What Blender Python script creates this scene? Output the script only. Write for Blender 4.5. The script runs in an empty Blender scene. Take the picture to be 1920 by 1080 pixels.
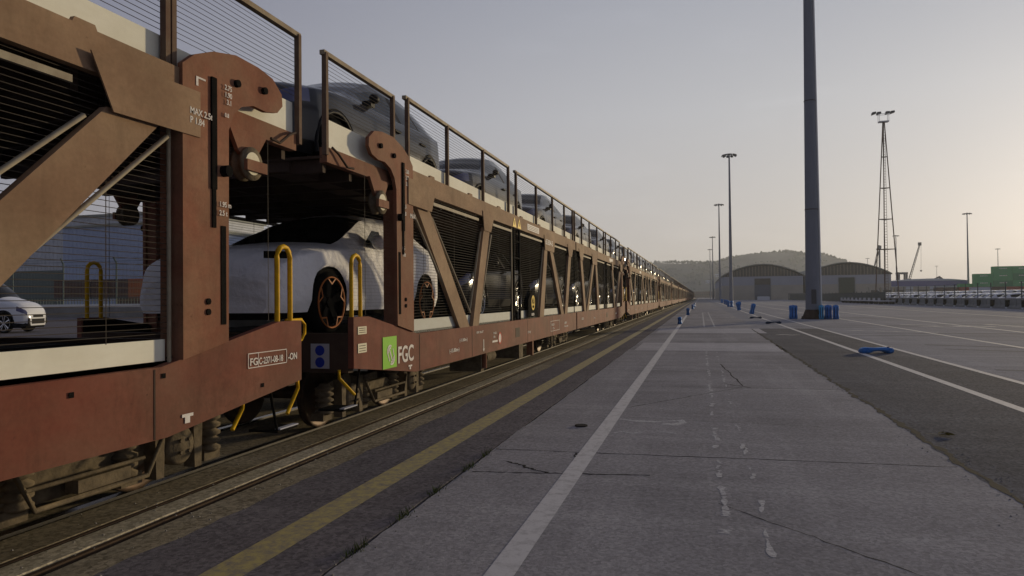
import bpy, bmesh, math, random
from mathutils import Vector, Matrix
random.seed(7)
S = bpy.context.scene
COL = S.collection
R = math.radians
# ------------------------------------------------------------------ camera
YAW, PITCH, ROLL = R(15.183), R(0.861), 0.010
cam = bpy.data.cameras.new('camera'); co = bpy.data.objects.new('camera', cam); COL.objects.link(co)
cam.lens = 24.375; cam.sensor_width = 36; cam.clip_start = .05; cam.clip_end = 6000
f = Vector((-math.sin(YAW)*math.cos(PITCH), math.cos(YAW)*math.cos(PITCH), math.sin(PITCH)))
r0 = Vector((math.cos(YAW), math.sin(YAW), 0)); u0 = r0.cross(f)
rr = r0*math.cos(ROLL) - u0*math.sin(ROLL); uu = u0*math.cos(ROLL) + r0*math.sin(ROLL)
co.matrix_world = Matrix(((rr.x, uu.x, -f.x, 0), (rr.y, uu.y, -f.y, 0), (rr.z, uu.z, -f.z, 1.4), (0, 0, 0, 1)))
S.camera = co
# ------------------------------------------------------------------ sky, sun, exposure
SUN_AZ, SUN_EL = 30, 6
w = bpy.data.worlds.new('World'); S.world = w; w.use_nodes = True
wn, wl = w.node_tree.nodes, w.node_tree.links
sky = wn.new('ShaderNodeTexSky'); sky.sky_type = 'NISHITA'; sky.sun_disc = False
sky.sun_elevation = R(SUN_EL); sky.sun_rotation = R(SUN_AZ)
sky.air_density = 1.0; sky.dust_density = 2.0; sky.ozone_density = 2.0
hs = wn.new('ShaderNodeHueSaturation'); hs.inputs['Saturation'].default_value = .5; wl.new(sky.outputs[0], hs.inputs['Color'])
# hazy dusk air: elevation ramps away from and towards the sun, blended by direction, over the Nishita sky
wtc = wn.new('ShaderNodeTexCoord'); wsp = wn.new('ShaderNodeSeparateXYZ'); wl.new(wtc.outputs['Generated'], wsp.inputs[0])
wcl = wn.new('ShaderNodeTexNoise'); wcl.inputs['Scale'].default_value = 3.2; wcl.inputs['Detail'].default_value = 8; wcl.inputs['Roughness'].default_value = .62
wmp = wn.new('ShaderNodeMapping'); wmp.inputs['Scale'].default_value = (1, 1, 5); wl.new(wtc.outputs['Generated'], wmp.inputs[0]); wl.new(wmp.outputs[0], wcl.inputs[0])
def wramp(stops):
    r_ = wn.new('ShaderNodeValToRGB'); e = r_.color_ramp.elements; e[0].position, e[0].color = stops[0][0], (*stops[0][1], 1); e[1].position, e[1].color = stops[-1][0], (*stops[-1][1], 1)
    for p, c in stops[1:-1]: q = e.new(p); q.color = (*c, 1)
    wl.new(wsp.outputs['Z'], r_.inputs[0]); return r_.outputs[0]
away = wramp([(0, (.31, .30, .335)), (.12, (.28, .28, .335)), (.25, (.20, .203, .28)), (.45, (.15, .155, .225)), (1, (.13, .14, .20))])
tow = wramp([(0, (.62, .57, .51)), (.10, (.585, .55, .525)), (.25, (.55, .55, .57)), (.40, (.43, .445, .50)), (.6, (.30, .32, .39)), (1, (.17, .18, .25))])
wdot = wn.new('ShaderNodeVectorMath'); wdot.operation = 'DOT_PRODUCT'; wl.new(wtc.outputs['Generated'], wdot.inputs[0]); wdot.inputs[1].default_value = (math.sin(R(SUN_AZ)), math.cos(R(SUN_AZ)), 0)
wmr = wn.new('ShaderNodeMapRange'); wmr.interpolation_type = 'SMOOTHSTEP'; wmr.inputs[1].default_value = -.15; wmr.inputs[2].default_value = 1.05; wl.new(wdot.outputs['Value'], wmr.inputs[0])
wmx = wn.new('ShaderNodeMixRGB'); wl.new(wmr.outputs[0], wmx.inputs[0]); wl.new(away, wmx.inputs[1]); wl.new(tow, wmx.inputs[2])
wcr = wn.new('ShaderNodeMapRange'); wcr.inputs[1].default_value = .56; wcr.inputs[2].default_value = .8; wcr.inputs[3].default_value = 9.2; wcr.inputs[4].default_value = 9.9; wl.new(wcl.outputs[0], wcr.inputs[0])
wsc = wn.new('ShaderNodeVectorMath'); wsc.operation = 'SCALE'; wl.new(wmx.outputs[0], wsc.inputs[0]); wl.new(wcr.outputs[0], wsc.inputs['Scale'])
wfin = wn.new('ShaderNodeMixRGB'); wfin.inputs[0].default_value = .88; wl.new(hs.outputs[0], wfin.inputs[1]); wl.new(wsc.outputs[0], wfin.inputs[2])
wl.new(wfin.outputs[0], wn['Background'].inputs[0]); wn['Background'].inputs[1].default_value = .10
sl = bpy.data.lights.new('sun', 'SUN'); sl.energy = 2.9; sl.angle = R(2.5); sl.color = (1, .80, .50)
so = bpy.data.objects.new('sun', sl); COL.objects.link(so)
sd = Vector((math.sin(R(SUN_AZ))*math.cos(R(SUN_EL)), math.cos(R(SUN_AZ))*math.cos(R(SUN_EL)), math.sin(R(SUN_EL))))
so.rotation_euler = sd.to_track_quat('Z', 'Y').to_euler()
S.view_settings.view_transform = 'Standard'; S.view_settings.look = 'None'; S.view_settings.exposure = 0.12; S.view_settings.gamma = 1

# ------------------------------------------------------------------ materials
def mat(name, col, rough=.6, metal=0., dirt=None, scale=3., amt=.5, bump=0., bscale=40., spec=.12, coat=0., stretch=None, speck=0., ior=1.3, streak=0.):
    m = bpy.data.materials.new(name); m.use_nodes = True
    n, l = m.node_tree.nodes, m.node_tree.links; b = n['Principled BSDF']
    b.inputs['Roughness'].default_value = rough; b.inputs['Metallic'].default_value = metal
    b.inputs['Specular IOR Level'].default_value = spec; b.inputs['Coat Weight'].default_value = coat
    b.inputs['Coat Roughness'].default_value = .05; b.inputs['IOR'].default_value = ior
    tc = n.new('ShaderNodeTexCoord'); mp = n.new('ShaderNodeMapping'); l.new(tc.outputs['Object'], mp.inputs[0])
    if stretch: mp.inputs['Scale'].default_value = stretch
    c4 = (*col, 1)
    cur = None
    if dirt:
        t = n.new('ShaderNodeTexNoise'); t.inputs['Scale'].default_value = scale; t.inputs['Detail'].default_value = 9; t.inputs['Roughness'].default_value = .65
        l.new(mp.outputs[0], t.inputs[0])
        rp = n.new('ShaderNodeValToRGB'); rp.color_ramp.elements[0].position = .35; rp.color_ramp.elements[1].position = .7
        l.new(t.outputs[0], rp.inputs[0])
        mu = n.new('ShaderNodeMath'); mu.operation = 'MULTIPLY'; mu.inputs[1].default_value = amt; l.new(rp.outputs[0], mu.inputs[0])
        mx = n.new('ShaderNodeMixRGB'); mx.inputs[1].default_value = c4; mx.inputs[2].default_value = (*dirt, 1)
        l.new(mu.outputs[0], mx.inputs[0]); cur = mx.outputs[0]
    else:
        rgb = n.new('ShaderNodeRGB'); rgb.outputs[0].default_value = c4; cur = rgb.outputs[0]
    if speck:
        t2 = n.new('ShaderNodeTexNoise'); t2.inputs['Scale'].default_value = bscale*2; t2.inputs['Detail'].default_value = 3
        l.new(tc.outputs['Object'], t2.inputs[0])
        mr = n.new('ShaderNodeMapRange'); mr.inputs[1].default_value = .3; mr.inputs[2].default_value = .7; mr.inputs[3].default_value = 1-speck; mr.inputs[4].default_value = 1+speck
        l.new(t2.outputs[0], mr.inputs[0])
        m2 = n.new('ShaderNodeVectorMath'); m2.operation = 'SCALE'; l.new(cur, m2.inputs[0]); l.new(mr.outputs[0], m2.inputs['Scale']); cur = m2.outputs[0]
    if streak:   # run-down grime, rust chips, bleached patches and painted-in sunlit patches
        def nz(scl, det, vec_scale, p0, p1, lo, hi):
            q = n.new('ShaderNodeMapping'); q.inputs['Scale'].default_value = vec_scale; l.new(tc.outputs['Object'], q.inputs[0])
            t_ = n.new('ShaderNodeTexNoise'); t_.inputs['Scale'].default_value = scl; t_.inputs['Detail'].default_value = det; t_.inputs['Roughness'].default_value = .7; l.new(q.outputs[0], t_.inputs[0])
            r_ = n.new('ShaderNodeMapRange'); r_.inputs[1].default_value = p0; r_.inputs[2].default_value = p1; r_.inputs[3].default_value = lo; r_.inputs[4].default_value = hi; l.new(t_.outputs[0], r_.inputs[0]); return r_.outputs[0]
        for args in ((2.0, 6, (1, 3, .7), .5, .8, 1, 1-.45*streak), (1.1, 5, (1, 1.2, 1), .35, .7, 1-.25*streak, 1+.35*streak), (1.4, 6, (1, .8, 1.6), .52, .75, 1, 1+.55*streak)):
            sc_ = n.new('ShaderNodeVectorMath'); sc_.operation = 'SCALE'; l.new(cur, sc_.inputs[0]); l.new(nz(*args), sc_.inputs['Scale']); cur = sc_.outputs[0]
        ck = n.new('ShaderNodeMixRGB'); ck.inputs[2].default_value = (.05, .028, .018, 1); l.new(nz(17, 8, (1, 1, 1), .64, .70, 0, .8*streak), ck.inputs[0]); l.new(cur, ck.inputs[1]); cur = ck.outputs[0]
    l.new(cur, b.inputs['Base Color'])
    if bump:
        t3 = n.new('ShaderNodeTexNoise'); t3.inputs['Scale'].default_value = bscale; t3.inputs['Detail'].default_value = 6
        l.new(mp.outputs[0] if stretch else tc.outputs['Object'], t3.inputs[0])
        bp = n.new('ShaderNodeBump'); bp.inputs['Strength'].default_value = bump; bp.inputs['Distance'].default_value = .02 if bump < .9 else .055
        l.new(t3.outputs[0], bp.inputs['Height']); l.new(bp.outputs[0], b.inputs['Normal'])
    return m

def ground_mat(name, a, b_, c, rough=.85, cells=.6, grain=85., gamt=.20, tint=None):
    """mottled paving: broad stains, streaks along the lane, fine aggregate"""
    m = bpy.data.materials.new(name); m.use_nodes = True
    n, l = m.node_tree.nodes, m.node_tree.links; bs = n['Principled BSDF']
    tc = n.new('ShaderNodeTexCoord'); P = tc.outputs['Object']
    def noise(sc, det=6, rough=.6, vec=P):
        t = n.new('ShaderNodeTexNoise'); t.inputs['Scale'].default_value = sc; t.inputs['Detail'].default_value = det; t.inputs['Roughness'].default_value = rough
        l.new(vec, t.inputs[0]); return t.outputs[0]
    def ramp(s, p0, p1):
        q = n.new('ShaderNodeMapRange'); q.inputs[1].default_value = p0; q.inputs[2].default_value = p1; l.new(s, q.inputs[0]); return q.outputs[0]
    def mix(f_, x, y, k=1.):
        q = n.new('ShaderNodeMixRGB')
        if isinstance(f_, float): q.inputs[0].default_value = f_
        else:
            mu = n.new('ShaderNodeMath'); mu.operation = 'MULTIPLY'; mu.inputs[1].default_value = k; l.new(f_, mu.inputs[0]); l.new(mu.outputs[0], q.inputs[0])
        for s_, v in ((1, x), (2, y)):
            if isinstance(v, tuple): q.inputs[s_].default_value = (*v, 1)
            else: l.new(v, q.inputs[s_])
        return q.outputs[0]
    mp = n.new('ShaderNodeMapping'); mp.inputs['Scale'].default_value = (1.2, .10, 1); l.new(P, mp.inputs[0])
    mq = n.new('ShaderNodeMapping'); mq.inputs['Scale'].default_value = (.12, 1.1, 1); l.new(P, mq.inputs[0])
    col = mix(ramp(noise(cells, 8), .35, .68), a, b_)
    col = mix(ramp(noise(1.3, 7, .7, mp.outputs[0]), .5, .75), col, c, .6)
    col = mix(ramp(noise(1.0, 7, .7, mq.outputs[0]), .52, .8), col, tuple(v*.72 for v in a), .55)
    col = mix(ramp(noise(7, 8, .75), .55, .8), col, c, .35)
    col = mix(ramp(noise(11, 8, .8), .62, .8), col, tuple(v*.6 for v in a), .4)
    col = mix(ramp(noise(2.6, 4, .5), .66, .72), col, tuple(v*.62 for v in a), .45)
    col = mix(ramp(noise(34, 3, .6), .60, .70), col, tuple(v*.66 for v in a), .5)
    vo = n.new('ShaderNodeTexVoronoi'); vo.inputs['Scale'].default_value = grain*.55; l.new(P, vo.inputs[0])
    g0 = noise(grain*.35, 6, .85); ga = n.new('ShaderNodeMath'); ga.operation = 'MULTIPLY_ADD'; ga.inputs[1].default_value = .45; l.new(vo.outputs['Color'], ga.inputs[0]); l.new(g0, ga.inputs[2])
    gb = n.new('ShaderNodeMath'); gb.operation = 'SUBTRACT'; gb.inputs[1].default_value = .22; l.new(ga.outputs[0], gb.inputs[0]); g = gb.outputs[0]
    sp_ = n.new('ShaderNodeMapping'); sp_.inputs['Scale'].default_value = (.05, .55, 1); l.new(P, sp_.inputs[0])
    col = mix(ramp(noise(1.6, 8, .75, sp_.outputs[0]), .50, .72), col, c, .65)
    sq_ = n.new('ShaderNodeMapping'); sq_.inputs['Scale'].default_value = (.07, .4, 1); sq_.inputs['Location'].default_value = (7, 3, 1); l.new(P, sq_.inputs[0])
    col = mix(ramp(noise(1.9, 8, .75, sq_.outputs[0]), .52, .75), col, tuple(v*.6 for v in a), .6)
    mr = n.new('ShaderNodeMapRange'); mr.inputs[1].default_value = .3; mr.inputs[2].default_value = .7; mr.inputs[3].default_value = 1-gamt; mr.inputs[4].default_value = 1+gamt
    l.new(g, mr.inputs[0]); sc = n.new('ShaderNodeVectorMath'); sc.operation = 'SCALE'; l.new(col, sc.inputs[0]); l.new(mr.outputs[0], sc.inputs['Scale'])
    l.new(sc.outputs[0], bs.inputs['Base Color']); bs.inputs['Roughness'].default_value = 1.0; bs.inputs['Specular IOR Level'].default_value = .1; bs.inputs['IOR'].default_value = 1.2
    bp = n.new('ShaderNodeBump'); bp.inputs['Strength'].default_value = .5; bp.inputs['Distance'].default_value = .008
    l.new(g, bp.inputs['Height']); l.new(bp.outputs[0], bs.inputs['Normal'])
    return m

def worn_paint(name, col, under, scale=14., lo=.42, hi=.62):
    m = bpy.data.materials.new(name); m.use_nodes = True
    n, l = m.node_tree.nodes, m.node_tree.links; b = n['Principled BSDF']; b.inputs['Roughness'].default_value = .8
    tc = n.new('ShaderNodeTexCoord'); t = n.new('ShaderNodeTexNoise'); t.inputs['Scale'].default_value = scale; t.inputs['Detail'].default_value = 10; t.inputs['Roughness'].default_value = .75
    l.new(tc.outputs['Object'], t.inputs[0]); q = n.new('ShaderNodeMapRange'); q.inputs[1].default_value = lo; q.inputs[2].default_value = hi; l.new(t.outputs[0], q.inputs[0])
    x = n.new('ShaderNodeMixRGB'); x.inputs[1].default_value = (*col, 1); x.inputs[2].default_value = (*under, 1)
    l.new(q.outputs[0], x.inputs[0]); l.new(x.outputs[0], b.inputs['Base Color']); return m

M = dict(
 red=mat('rust_red_paint', (.17, .056, .038), .7, dirt=(.175, .098, .066), scale=1.6, amt=.8, streak=.75, bump=.05, bscale=25, stretch=(1, .5, 1), speck=.06),
 tan=mat('dusty_brown_paint', (.225, .140, .088), .75, dirt=(.34, .245, .155), scale=2.0, amt=.8, streak=.5, bump=.05, bscale=20, stretch=(1, .35, 1), speck=.06),
 redtan=mat('upright_paint', (.205, .082, .050), .7, dirt=(.235, .14, .085), scale=2.4, amt=.8, streak=.55, bump=.05, bscale=25, speck=.06),
 dark=mat('dark_brown_steel', (.05, .034, .027), .7, dirt=(.10, .07, .05), scale=4, amt=.6, bump=.1, bscale=30),
 post=mat('post_brown', (.12, .07, .05), .7, dirt=(.20, .16, .11), scale=6, amt=.7),
 rail=mat('rail_dusty', (.34, .28, .19), .6, dirt=(.14, .09, .06), scale=8, amt=.7),
 frame=mat('frame_tube', (.34, .30, .22), .6, dirt=(.17, .12, .085), scale=9, amt=.6),
 board=mat('off_white_board', (.78, .77, .66), .7, dirt=(.58, .54, .42), scale=5, amt=.45, streak=.15, bump=.03, bscale=15, stretch=(1, .3, 1)),
 board2=mat('grey_white_board', (.50, .52, .48), .55, dirt=(.38, .36, .30), scale=5, amt=.5, stretch=(1, .3, 1)),
 wire=mat('mesh_wire', (.055, .046, .038), .7),
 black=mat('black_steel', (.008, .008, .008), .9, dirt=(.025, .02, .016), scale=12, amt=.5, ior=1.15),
 bogie=mat('bogie_grime', (.09, .073, .052), .8, dirt=(.25, .20, .13), scale=9, amt=.7, bump=.2, bscale=60),
 wheel=mat('wheel_steel', (.06, .045, .035), .5, metal=.4, dirt=(.14, .08, .045), scale=10, amt=.6),
 steel=mat('polished_rail', (.35, .34, .33), .25, metal=1., dirt=(.12, .08, .05), scale=20, amt=.3),
 rust=mat('rail_rust', (.09, .06, .04), .7, dirt=(.05, .035, .025), scale=9, amt=.8),
 yellow=mat('yellow_handrail', (.72, .42, .01), .45, dirt=(.30, .17, .03), scale=25, amt=.5),
 white=mat('white_lettering', (.72, .70, .66), .6, dirt=(.45, .35, .3), scale=30, amt=.5),
 sticker=mat('sticker_card', (.72, .68, .52), .6, dirt=(.5, .45, .3), scale=30, amt=.4),
 green=mat('logo_green', (.22, .52, .035), .5),
 blue=mat('sign_blue', (.02, .04, .35), .5),
 placard=mat('placard_grey', (.42, .43, .48), .5),
 signyel=mat('sign_yellow', (.75, .50, .02), .5),
 redink=mat('red_ink', (.5, .06, .04), .6),
 tyre=mat('tyre_rubber', (.008, .008, .008), .9, ior=1.15),
 grey=mat('grey_metallic_paint', (.032, .033, .042), .16, spec=.3, ior=1.38),
 grey2=mat('dark_grey_paint', (.012, .012, .014), .2, spec=.2),
 blackp=mat('black_car_paint', (.006, .006, .007), .14, spec=.2),
 clad=mat('black_cladding', (.016, .016, .018), .5),
 glass=mat('car_glass', (.006, .007, .009), .1, spec=.25, ior=1.22),
 lens=mat('headlamp_lens', (.05, .05, .13), .12, spec=.5, coat=1.),
 lensin=mat('headlamp_reflector', (.55, .57, .65), .2, metal=.6),
 tail=mat('tail_lamp', (.45, .02, .015), .25, coat=1.),
 cover=mat('white_car_cover', (.88, .88, .90), .8, dirt=(.80, .80, .82), scale=2, amt=.6, bump=.92, bscale=4.5, spec=.2),
 copper=mat('copper_rim', (.42, .14, .04), .45),
 rimdark=mat('dark_rim', (.006, .006, .007), .9, ior=1.1),
 silver=mat('silver_rim', (.55, .55, .56), .25, metal=.9),
 carwhite=mat('white_car_paint', (.62, .63, .66), .3, coat=1.),
 mast=mat('galvanised_mast', (.22, .235, .265), .65, metal=.05, dirt=(.17, .18, .205), scale=3, amt=.5, stretch=(1, 1, .3)),
 lamp=mat('lamp_body', (.10, .10, .10), .5),
 bluep=mat('blue_plastic', (.03, .18, .55), .5, dirt=(.10, .22, .45), scale=7, amt=.7),
 bluel=mat('light_blue_plastic', (.08, .36, .62), .4, dirt=(.08, .28, .5), scale=5, amt=.5),
 blued=mat('scuffed_dark_blue_plastic', (.012, .03, .07), .5),
 conc=mat('wall_concrete', (.27, .26, .24), .85, dirt=(.17, .16, .14), scale=.8, amt=.8, bump=.2, bscale=8),
 concd=mat('barrier_concrete', (.24, .25, .25), .85, dirt=(.15, .155, .155), scale=1.5, amt=.8),
 whwall=mat('warehouse_lower_wall', (.42, .39, .33), .85, dirt=(.32, .30, .25), scale=.3, amt=.8),
 whband=mat('warehouse_band', (.36, .38, .43), .8, dirt=(.30, .31, .35), scale=.3, amt=.7),
 whroof=mat('warehouse_roof', (.30, .30, .26), .8, dirt=(.2, .21, .17), scale=.5, amt=.8),
 whdark=mat('gable_infill', (.11, .10, .085), .8, dirt=(.05, .045, .035), scale=.6, amt=.7),
 whmull=mat('gable_mullion', (.26, .23, .17), .8, dirt=(.16, .14, .11), scale=.6, amt=.7),
 doorg=mat('roller_door_grey', (.13, .15, .19), .6, dirt=(.10, .115, .15), scale=1, amt=.5),
 doorgr=mat('roller_door_green', (.035, .06, .05), .6),
 corb=mat('blue_cladding', (.36, .43, .58), .6, dirt=(.31, .37, .50), scale=.5, amt=.6),
 corg=mat('grey_cladding', (.55, .57, .60), .6, dirt=(.34, .36, .38), scale=.5, amt=.6),
 cgreen=mat('container_green', (.05, .40, .14), .6, dirt=(.05, .28, .11), scale=.8, amt=.6),
 cred=mat('container_red', (.36, .05, .04), .6, dirt=(.11, .03, .025), scale=.8, amt=.6),
 cbrown=mat('container_brown', (.11, .06, .05), .6, dirt=(.07, .045, .04), scale=.8, amt=.6),
 corange=mat('container_orange', (.42, .14, .05), .6, dirt=(.3, .1, .045), scale=.8, amt=.6),
 cblue=mat('container_blue', (.09, .10, .30), .6),
 fence=mat('fence_steel', (.10, .115, .115), .7),
 fenceg=mat('fence_galvanised', (.10, .13, .12), .5),
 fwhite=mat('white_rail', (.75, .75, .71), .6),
 bark=mat('bark', (.06, .045, .03), .9),
 crane=mat('crane_paint', (.10, .10, .12), .6),
 cabin=mat('cabin_white', (.52, .56, .62), .6),
 weed=mat('weed', (.05, .085, .02), .8, dirt=(.10, .10, .03), scale=30, amt=.7),
 leaf=mat('dry_leaf', (.20, .17, .04), .8, dirt=(.10, .07, .03), scale=30, amt=.7),
 crack=mat('crack_fill', (.035, .033, .032), .9),
 g_base=mat('groove_dirt', (.045, .035, .026), .95, dirt=(.025, .02, .016), scale=6, amt=.8),
 g_yard=ground_mat('yard_paving', (.29, .292, .318), (.22, .222, .245), (.38, .382, .41), cells=.12),
 g_slab=ground_mat('lane_concrete', (.325, .315, .325), (.235, .228, .236), (.44, .428, .435), cells=.35),
 g_patch=ground_mat('pale_concrete', (.47, .455, .465), (.39, .38, .39), (.54, .525, .53), cells=.8),
 g_asph=ground_mat('coarse_asphalt', (.118, .121, .138), (.092, .095, .108), (.17, .173, .19), cells=.5, grain=75, gamt=.42),
 g_asph2=ground_mat('old_asphalt', (.165, .152, .158), (.128, .118, .122), (.22, .206, .208), cells=.5, grain=75, gamt=.32),
 g_track=ground_mat('track_concrete', (.27, .23, .155), (.19, .16, .11), (.42, .37, .27), cells=1.2, grain=70, gamt=.38),
 g_trackl=ground_mat('track_strip', (.46, .41, .30), (.36, .32, .235), (.55, .49, .37), cells=1.5, grain=70, gamt=.38),
)
M['linew'] = worn_paint('white_road_paint', (.56, .55, .55), (.36, .35, .35), 11, .48, .66)
M['liney'] = worn_paint('yellow_road_paint', (.42, .35, .13), (.19, .172, .15), 14, .42, .64)
M['chalk'] = worn_paint('chalk_marks', (.50, .50, .51), (.29, .285, .305), 34, .42, .56)
M['linef'] = worn_paint('faded_white_paint', (.60, .58, .54), (.34, .335, .34), 5, .48, .70)

from mathutils import noise as NS
# ------------------------------------------------------------------ mesh builder
class MB:
    def __init__(s): s.v = []; s.f = []; s.mi = []; s.sm = []; s.pc = []; s.lk = 0
    def add(s, vs, fs, smooth=False):
        if not s.lk: s.pc.append((len(s.v), len(s.f)))
        o = len(s.v); s.v += [tuple(p) for p in vs]
        for q in fs: s.f.append([i+o for i in q]); s.sm.append(smooth)
        return s
    def box(s, x0, x1, y0, y1, z0, z1):
        return s.add([(x0, y0, z0), (x1, y0, z0), (x1, y1, z0), (x0, y1, z0), (x0, y0, z1), (x1, y0, z1), (x1, y1, z1), (x0, y1, z1)],
                     [(0, 3, 2, 1), (4, 5, 6, 7), (0, 1, 5, 4), (1, 2, 6, 5), (2, 3, 7, 6), (3, 0, 4, 7)])
    def prism(s, poly, x0, x1, axis='x'):
        """poly in (y,z) extruded along x (or (x,z) along y, or (x,y) along z)"""
        n = len(poly); a = sum(poly[i][0]*poly[(i+1) % n][1]-poly[(i+1) % n][0]*poly[i][1] for i in range(n))
        if a < 0: poly = poly[::-1]
        def P(p, t): return (t, p[0], p[1]) if axis == 'x' else ((p[0], t, p[1]) if axis == 'y' else (p[0], p[1], t))
        if x1 < x0: x0, x1 = x1, x0
        vs = [P(p, x0) for p in poly]+[P(p, x1) for p in poly]
        fs = [tuple(range(n-1, -1, -1)), tuple(range(n, 2*n))]+[(i, (i+1) % n, n+(i+1) % n, n+i) for i in range(n)]
        if axis == 'y': fs = [q[::-1] for q in fs]
        return s.add(vs, fs)
    def tube(s, pts, r, n=6, cap=True, smooth=True):
        pts = [Vector(p) for p in pts]; rings = []
        rs = r if isinstance(r, (list, tuple)) else [r]*len(pts)
        for i, p in enumerate(pts):
            d = (pts[min(i+1, len(pts)-1)]-pts[max(i-1, 0)]).normalized()
            a = Vector((0, 0, 1)) if abs(d.z) < .9 else Vector((1, 0, 0))
            u = d.cross(a).normalized(); v = u.cross(d)
            rings.append([p+(u*math.cos(2*math.pi*k/n)+v*math.sin(2*math.pi*k/n))*rs[i] for k in range(n)])
        vs = [q for g in rings for q in g]; fs = []
        for i in range(len(pts)-1):
            for k in range(n): fs.append((i*n+k, i*n+(k+1) % n, (i+1)*n+(k+1) % n, (i+1)*n+k))
        s.add(vs, fs, smooth); s.lk = 1
        if cap: s.add(rings[0], [tuple(range(n-1, -1, -1))]); s.add(rings[-1], [tuple(range(n))])
        s.lk = 0; return s
    def lathe(s, prof, c, axis='x', n=24, smooth=True):
        """prof = (radius, offset along axis)"""
        vs = []; fs = []; m = len(prof)
        for k in range(n):
            a = 2*math.pi*k/n; ca, sa = math.cos(a), math.sin(a)
            for (rad, t) in prof:
                p = {'x': (t, rad*ca, rad*sa), 'y': (rad*ca, t, rad*sa), 'z': (rad*ca, rad*sa, t)}[axis]
                vs.append((c[0]+p[0], c[1]+p[1], c[2]+p[2]))
        for k in range(n):
            for j in range(m-1): fs.append((k*m+j, k*m+j+1, ((k+1) % n)*m+j+1, ((k+1) % n)*m+j))
        return s.add(vs, fs, smooth)
    def disc(s, c, rad, th, axis='x', n=24): return s.lathe([(0, 0), (rad, 0), (rad, th), (0, th)], c, axis, n, False)
    def split(s):
        out = []; P_ = s.pc+[(len(s.v), len(s.f))]
        for (v0, f0), (v1, f1) in zip(P_, P_[1:]):
            m = MB(); m.v = s.v[v0:v1]; m.f = [[i-v0 for i in q] for q in s.f[f0:f1]]; m.sm = s.sm[f0:f1]; m.pc = [(0, 0)]; out.append(m)
        return out
    def merge(s, o, fn=None):
        k = len(s.v); s.pc += [(a+k, b+len(s.f)) for a, b in o.pc]; s.v += [fn(p) if fn else p for p in o.v]; s.f += [[i+k for i in q] for q in o.f]; s.sm += o.sm; return s
    def mesh(s, name, m):
        me = bpy.data.meshes.new(name); me.from_pydata(s.v, [], s.f); me.materials.append(m)
        me.polygons.foreach_set('use_smooth', s.sm); me.update(); return me
def link(name, me, parent=None):
    o = bpy.data.objects.new(name, me); COL.objects.link(o); o.parent = parent; return o
def part(name, mb, m, parent=None, label=None):
    o = link(name, mb.mesh(name, m), parent)
    if label: o['label'] = label
    return o
def tag(o, label, cat, group=None):
    o['label'] = label; o['category'] = cat
    if group: o['group'] = group
    return o
def thing(name, label, cat, loc=(0, 0, 0), rz=0, group=None):
    o = bpy.data.objects.new(name, None); COL.objects.link(o); o.location = loc; o.rotation_euler = (0, 0, rz)
    return tag(o, label, cat, group)
def struct(name, mb, m, kind='structure'):
    o = part(name, mb, m); o['kind'] = kind; return o
def copy_tree(o, parent=None):
    c = o.copy(); COL.objects.link(c); c.parent = parent
    for ch in list(o.children): copy_tree(ch, c)
    return c
def text_mesh(body, size, th=.002, sx=1.):
    cu = bpy.data.curves.new('t', 'FONT'); cu.body = body; cu.size = size; cu.extrude = th; cu.offset = size*.018
    o = bpy.data.objects.new('t', cu); COL.objects.link(o)
    bpy.context.view_layer.update()
    dg = bpy.context.evaluated_depsgraph_get(); me = bpy.data.meshes.new_from_object(o.evaluated_get(dg))
    bpy.data.objects.remove(o); mb = MB()
    mb.add([(v.co.x*sx, v.co.y, v.co.z) for v in me.vertices], [tuple(p.vertices) for p in me.polygons]); return mb

# ------------------------------------------------------------------ ground
g = MB(); g.add([(-2400, -300, -.04), (2400, -300, -.04), (2400, 2400, -.04), (-2400, 2400, -.04)], [(0, 1, 2, 3)]); struct('ground', g, M['g_base'])
def sheet(name, x0, x1, y0, y1, z, m, rag0=0, rag1=0, step=.12, thick=None):
    """flat sheet, optional ragged long edges"""
    ys = []; y = y0
    while y < y1:
        ys.append(y); y += step if (y < 32 and (rag0 or rag1)) else (8 if (rag0 or rag1) else 1e9)
    ys.append(y1); a = b = 0; vs = []
    for y in ys:
        a = a*.8+random.uniform(-1, 1)*rag0; b = b*.85+random.uniform(-1, 1)*rag1
        vs += [(x0+a, y, z), (x1+b, y, z)]
    n = len(ys); fs = [(2*i, 2*i+1, 2*i+3, 2*i+2) for i in range(n-1)]
    g = MB().add(vs, fs)
    if thick:
        k = len(g.v); g.v += [(p[0], p[1], z-thick) for p in vs]
        for i in range(n-1): g.f += [[2*i, 2*i+2, k+2*i+2, k+2*i], [2*i+3, 2*i+1, k+2*i+1, k+2*i+3]]; g.sm += [False]*2
    return struct(name, g, m)
sheet('yard', -1.86, 2400, -300, 2400, 0, M['g_yard'])
sheet('yard', -2400, -7.2, -300, 4900, 0, M['g_asph2'])
sheet('track_bed', -7.2, -5.12, -60, 700, 0, M['g_track'])
sheet('track_bed', -5.0, -4.12, -60, 700, 0, M['g_track'])
sheet('track_bed', -4.00, -3.66, -60, 700, 0, M['g_track'], 0, .004, thick=.04)
sheet('track_bed', -3.585, -3.40, -60, 700, .002, M['g_trackl'], .004, .004, thick=.05)
sheet('track_bed', -3.27, -3.0, -60, 700, .0022, M['g_track'], 0, .02)
sheet('asphalt_strip', -3.1, -1.885, -60, 700, .001, M['g_asph2'], 0, .006, thick=.04)
sheet('concrete_lane', -1.86, 2.05, -60, 33.0, .0015, M['g_slab'], .01, 0)
sheet('concrete_lane', -1.86, 2.3, 33.02, 700, .0015, M['g_slab'])
sheet('asphalt_patch', 2.04, 4.9, -60, 31.5, .003, M['g_asph'], .02, .004)
sheet('concrete_strip', -1.7, 2.1, 18.5, 21.6, .003, M['g_patch'])
sheet('concrete_strip', -1.7, 2.4, 27.6, 31.4, .0032, M['g_patch'])
rl = MB()
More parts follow.
